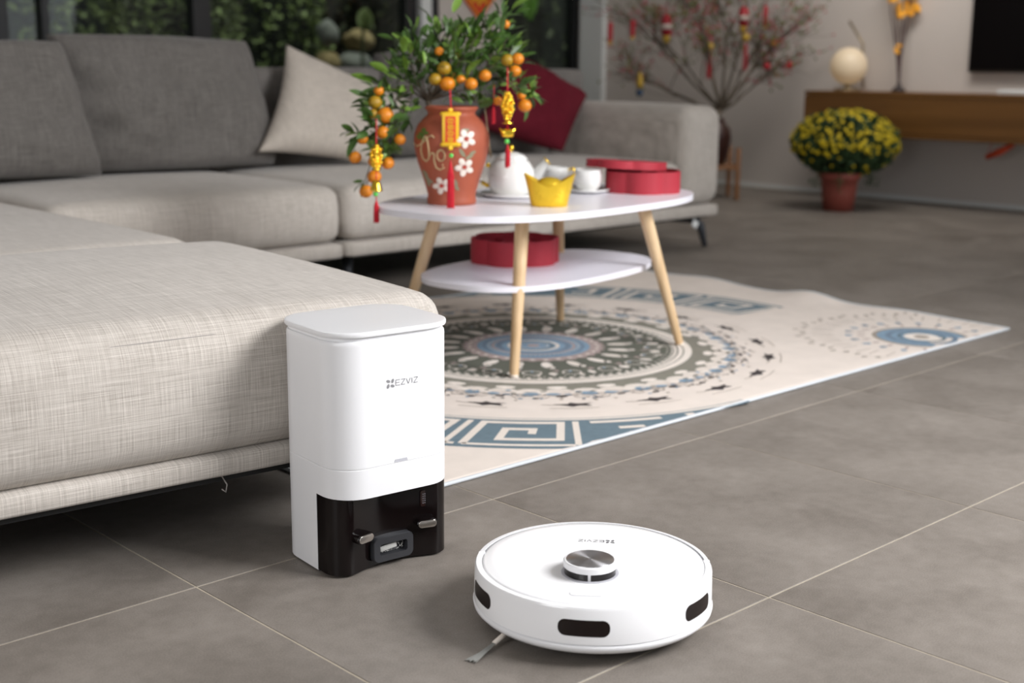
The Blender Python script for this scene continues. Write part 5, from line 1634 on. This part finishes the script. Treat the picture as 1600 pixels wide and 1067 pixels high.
for k in range(2):
    ya = yl-(yl-yr)*k/2; yb2 = yl-(yl-yr)*(k+1)/2
    obj('drawer_front', nbox(Vector((XF+.010, (ya+yb2)/2, (zt_+zb_)/2))-co, (.018, abs(ya-yb2)-.004, zt_-zb_-.050), .001), M['console'], cn, False)
# globe lamp
gc = atX(1326, 103, 5.86); ug = depth(gc)/FPX; gr = 28.5*ug
lp = thing('globe_lamp', 'lit opal globe lamp with angled brass arm on console', 'lamp', (gc.x, gc.y, zt_))
obj('lamp_base', nlathe([(0, 0), (.075, 0), (.075, .010), (.07, .014), (0, .014)], 36), M['brass'], lp)
bm = bmesh.new(); sphere(bm, (0, 0, gc.z-zt_), gr, 36, 24); obj('globe', bm, M['globe'], lp)
obj('globe_socket', nlathe([(0, .012), (.02, .012), (.02, gc.z-zt_-gr+.004), (0, gc.z-zt_-gr+.006)], 20), M['brass'], lp)
lo_ = Vector(lp.location)
a1, a2, a3 = [atX(x, y, 5.90)-lo_ for x, y in ((1327, 33), (1348, 68), (1349, 128))]
a3.z = .012
obj('lamp_arm', tube(bmesh.new(), [a3, a2+(a3-a2)*.1, a2, a2+(a1-a2)*.1, a1], .007, 10), M['brass'], lp)
# tall orange flower stems
fb = atX(1404, 136, 5.88)
fl = thing('flower_arrangement', 'tall orange flower stems in a low dark vase', 'flowers', (fb.x, fb.y, zt_))
obj('vase', nlathe([(0, 0), (.036, 0), (.040, .008), (.030, .020), (.014, .032), (.013, .05), (.010, .05), (0, .045)], 28), M['darkvase'], fl)
bm = bmesh.new(); fo = Vector(fl.location)
rf = random.Random(4); heads = bmesh.new(); df = depth(fl.location)
def FP(px, py, dd=0): return atD(px, py, df+dd)-fo
for (x0, x1) in ((1402, 1392), (1404, 1400), (1407, 1420), (1406, 1412)):
    tube(bm, [(0, 0, .03), FP(x0, 95), FP((x0+x1)/2, 55), FP(x1, 20), FP(x1+(x1-1405)*.3, -40)], [.006, .005, .005, .004, .003], 6)
obj('stems', bm, M['stem'], fl)
hl = [(1400, 80, 7), (1405, 72, 5)]+[(rf.uniform(1388, 1436), rf.uniform(-45, 26), rf.uniform(6, 10)) for _ in range(34)]
fm_ = None
for (px, py, s_) in hl:
    if fm_ is None:
        b_ = bmesh.new()
        for k in range(5):
            a = 2*PI*k/5; c, s = math.cos(a), math.sin(a)
            vs_ = [(0, 0, 0), (c*.6+s*.42, s*.6-c*.42, .25), (c*1.05, s*1.05, .15), (c*.6-s*.42, s*.6+c*.42, .25)]
            b_.faces.new([b_.verts.new(q) for q in vs_])
        sphere(b_, (0, 0, .12), .2, 6, 5)
        fm_ = bpy.data.meshes.new('blossom'); b_.to_mesh(fm_); b_.free(); fm_.materials.append(M['orangeflower'])
    o = bpy.data.objects.new('blossom', fm_); COL.objects.link(o); o.parent = fl
    dirv = Vector((rf.gauss(0, .5), rf.gauss(0, .5), rf.gauss(.2, .4)))-_f
    o.matrix_local = Matrix.Translation(FP(px, py, rf.uniform(-.04, .04))) @ dirv.to_track_quat('Z', 'Y').to_matrix().to_4x4() @ Matrix.Scale(s_*df/FPX, 4)
# TV
tl = atX(1512, 113, 6.0)
tv = thing('television', 'large black flat television on the wall above console', 'television', (6.02, tl.y-.62, tl.z))
obj('casing', nbox((0, 0, .36), (.045, 1.24, .72), .004), M['tvframe'], tv)
obj('screen', nbox((-.0235, 0, .364), (.003, 1.222, .700), 0), M['tvblack'], tv, False)
obj('wall_bracket', nbox((.0245, 0, .36), (.008, .4, .3), .001), M['tvframe'], tv, False)
# white box at the right of the console
wb = atX(1562, 141, 5.80)
o = obj('set_top_box', nbox((0, 0, .013), (.13, .34, .026), .004), M['white_paint']); o.location = (5.83, wb.y-.17, zt_); tag(o, 'flat white box on the console under the television', 'box')
# red strip hanging under the console
ra, rb2 = atX(1541, 246, 5.74), atX(1583, 226, 5.74)
t = thing('red_banner', 'orange-red cloth roll slung under the oak console', 'decoration', ((ra.x+rb2.x)/2, (ra.y+rb2.y)/2, ra.z))
to_ = Vector(t.location)
obj('cloth_roll', tube(bmesh.new(), [ra-to_, (ra+rb2)/2-to_+Vector((0, 0, -.004)), rb2-to_], [.014, .020, .014], 10), M['flame'], t)
obj('hanging_string', tube(bmesh.new(), [rb2-to_, Vector((rb2.x, rb2.y, zb_+.004))-to_], .002, 5), M['redthread'], t)
obj('hanging_string', tube(bmesh.new(), [ra-to_, Vector((ra.x, ra.y-.03, zb_+.004))-to_], .002, 5), M['redthread'], t)
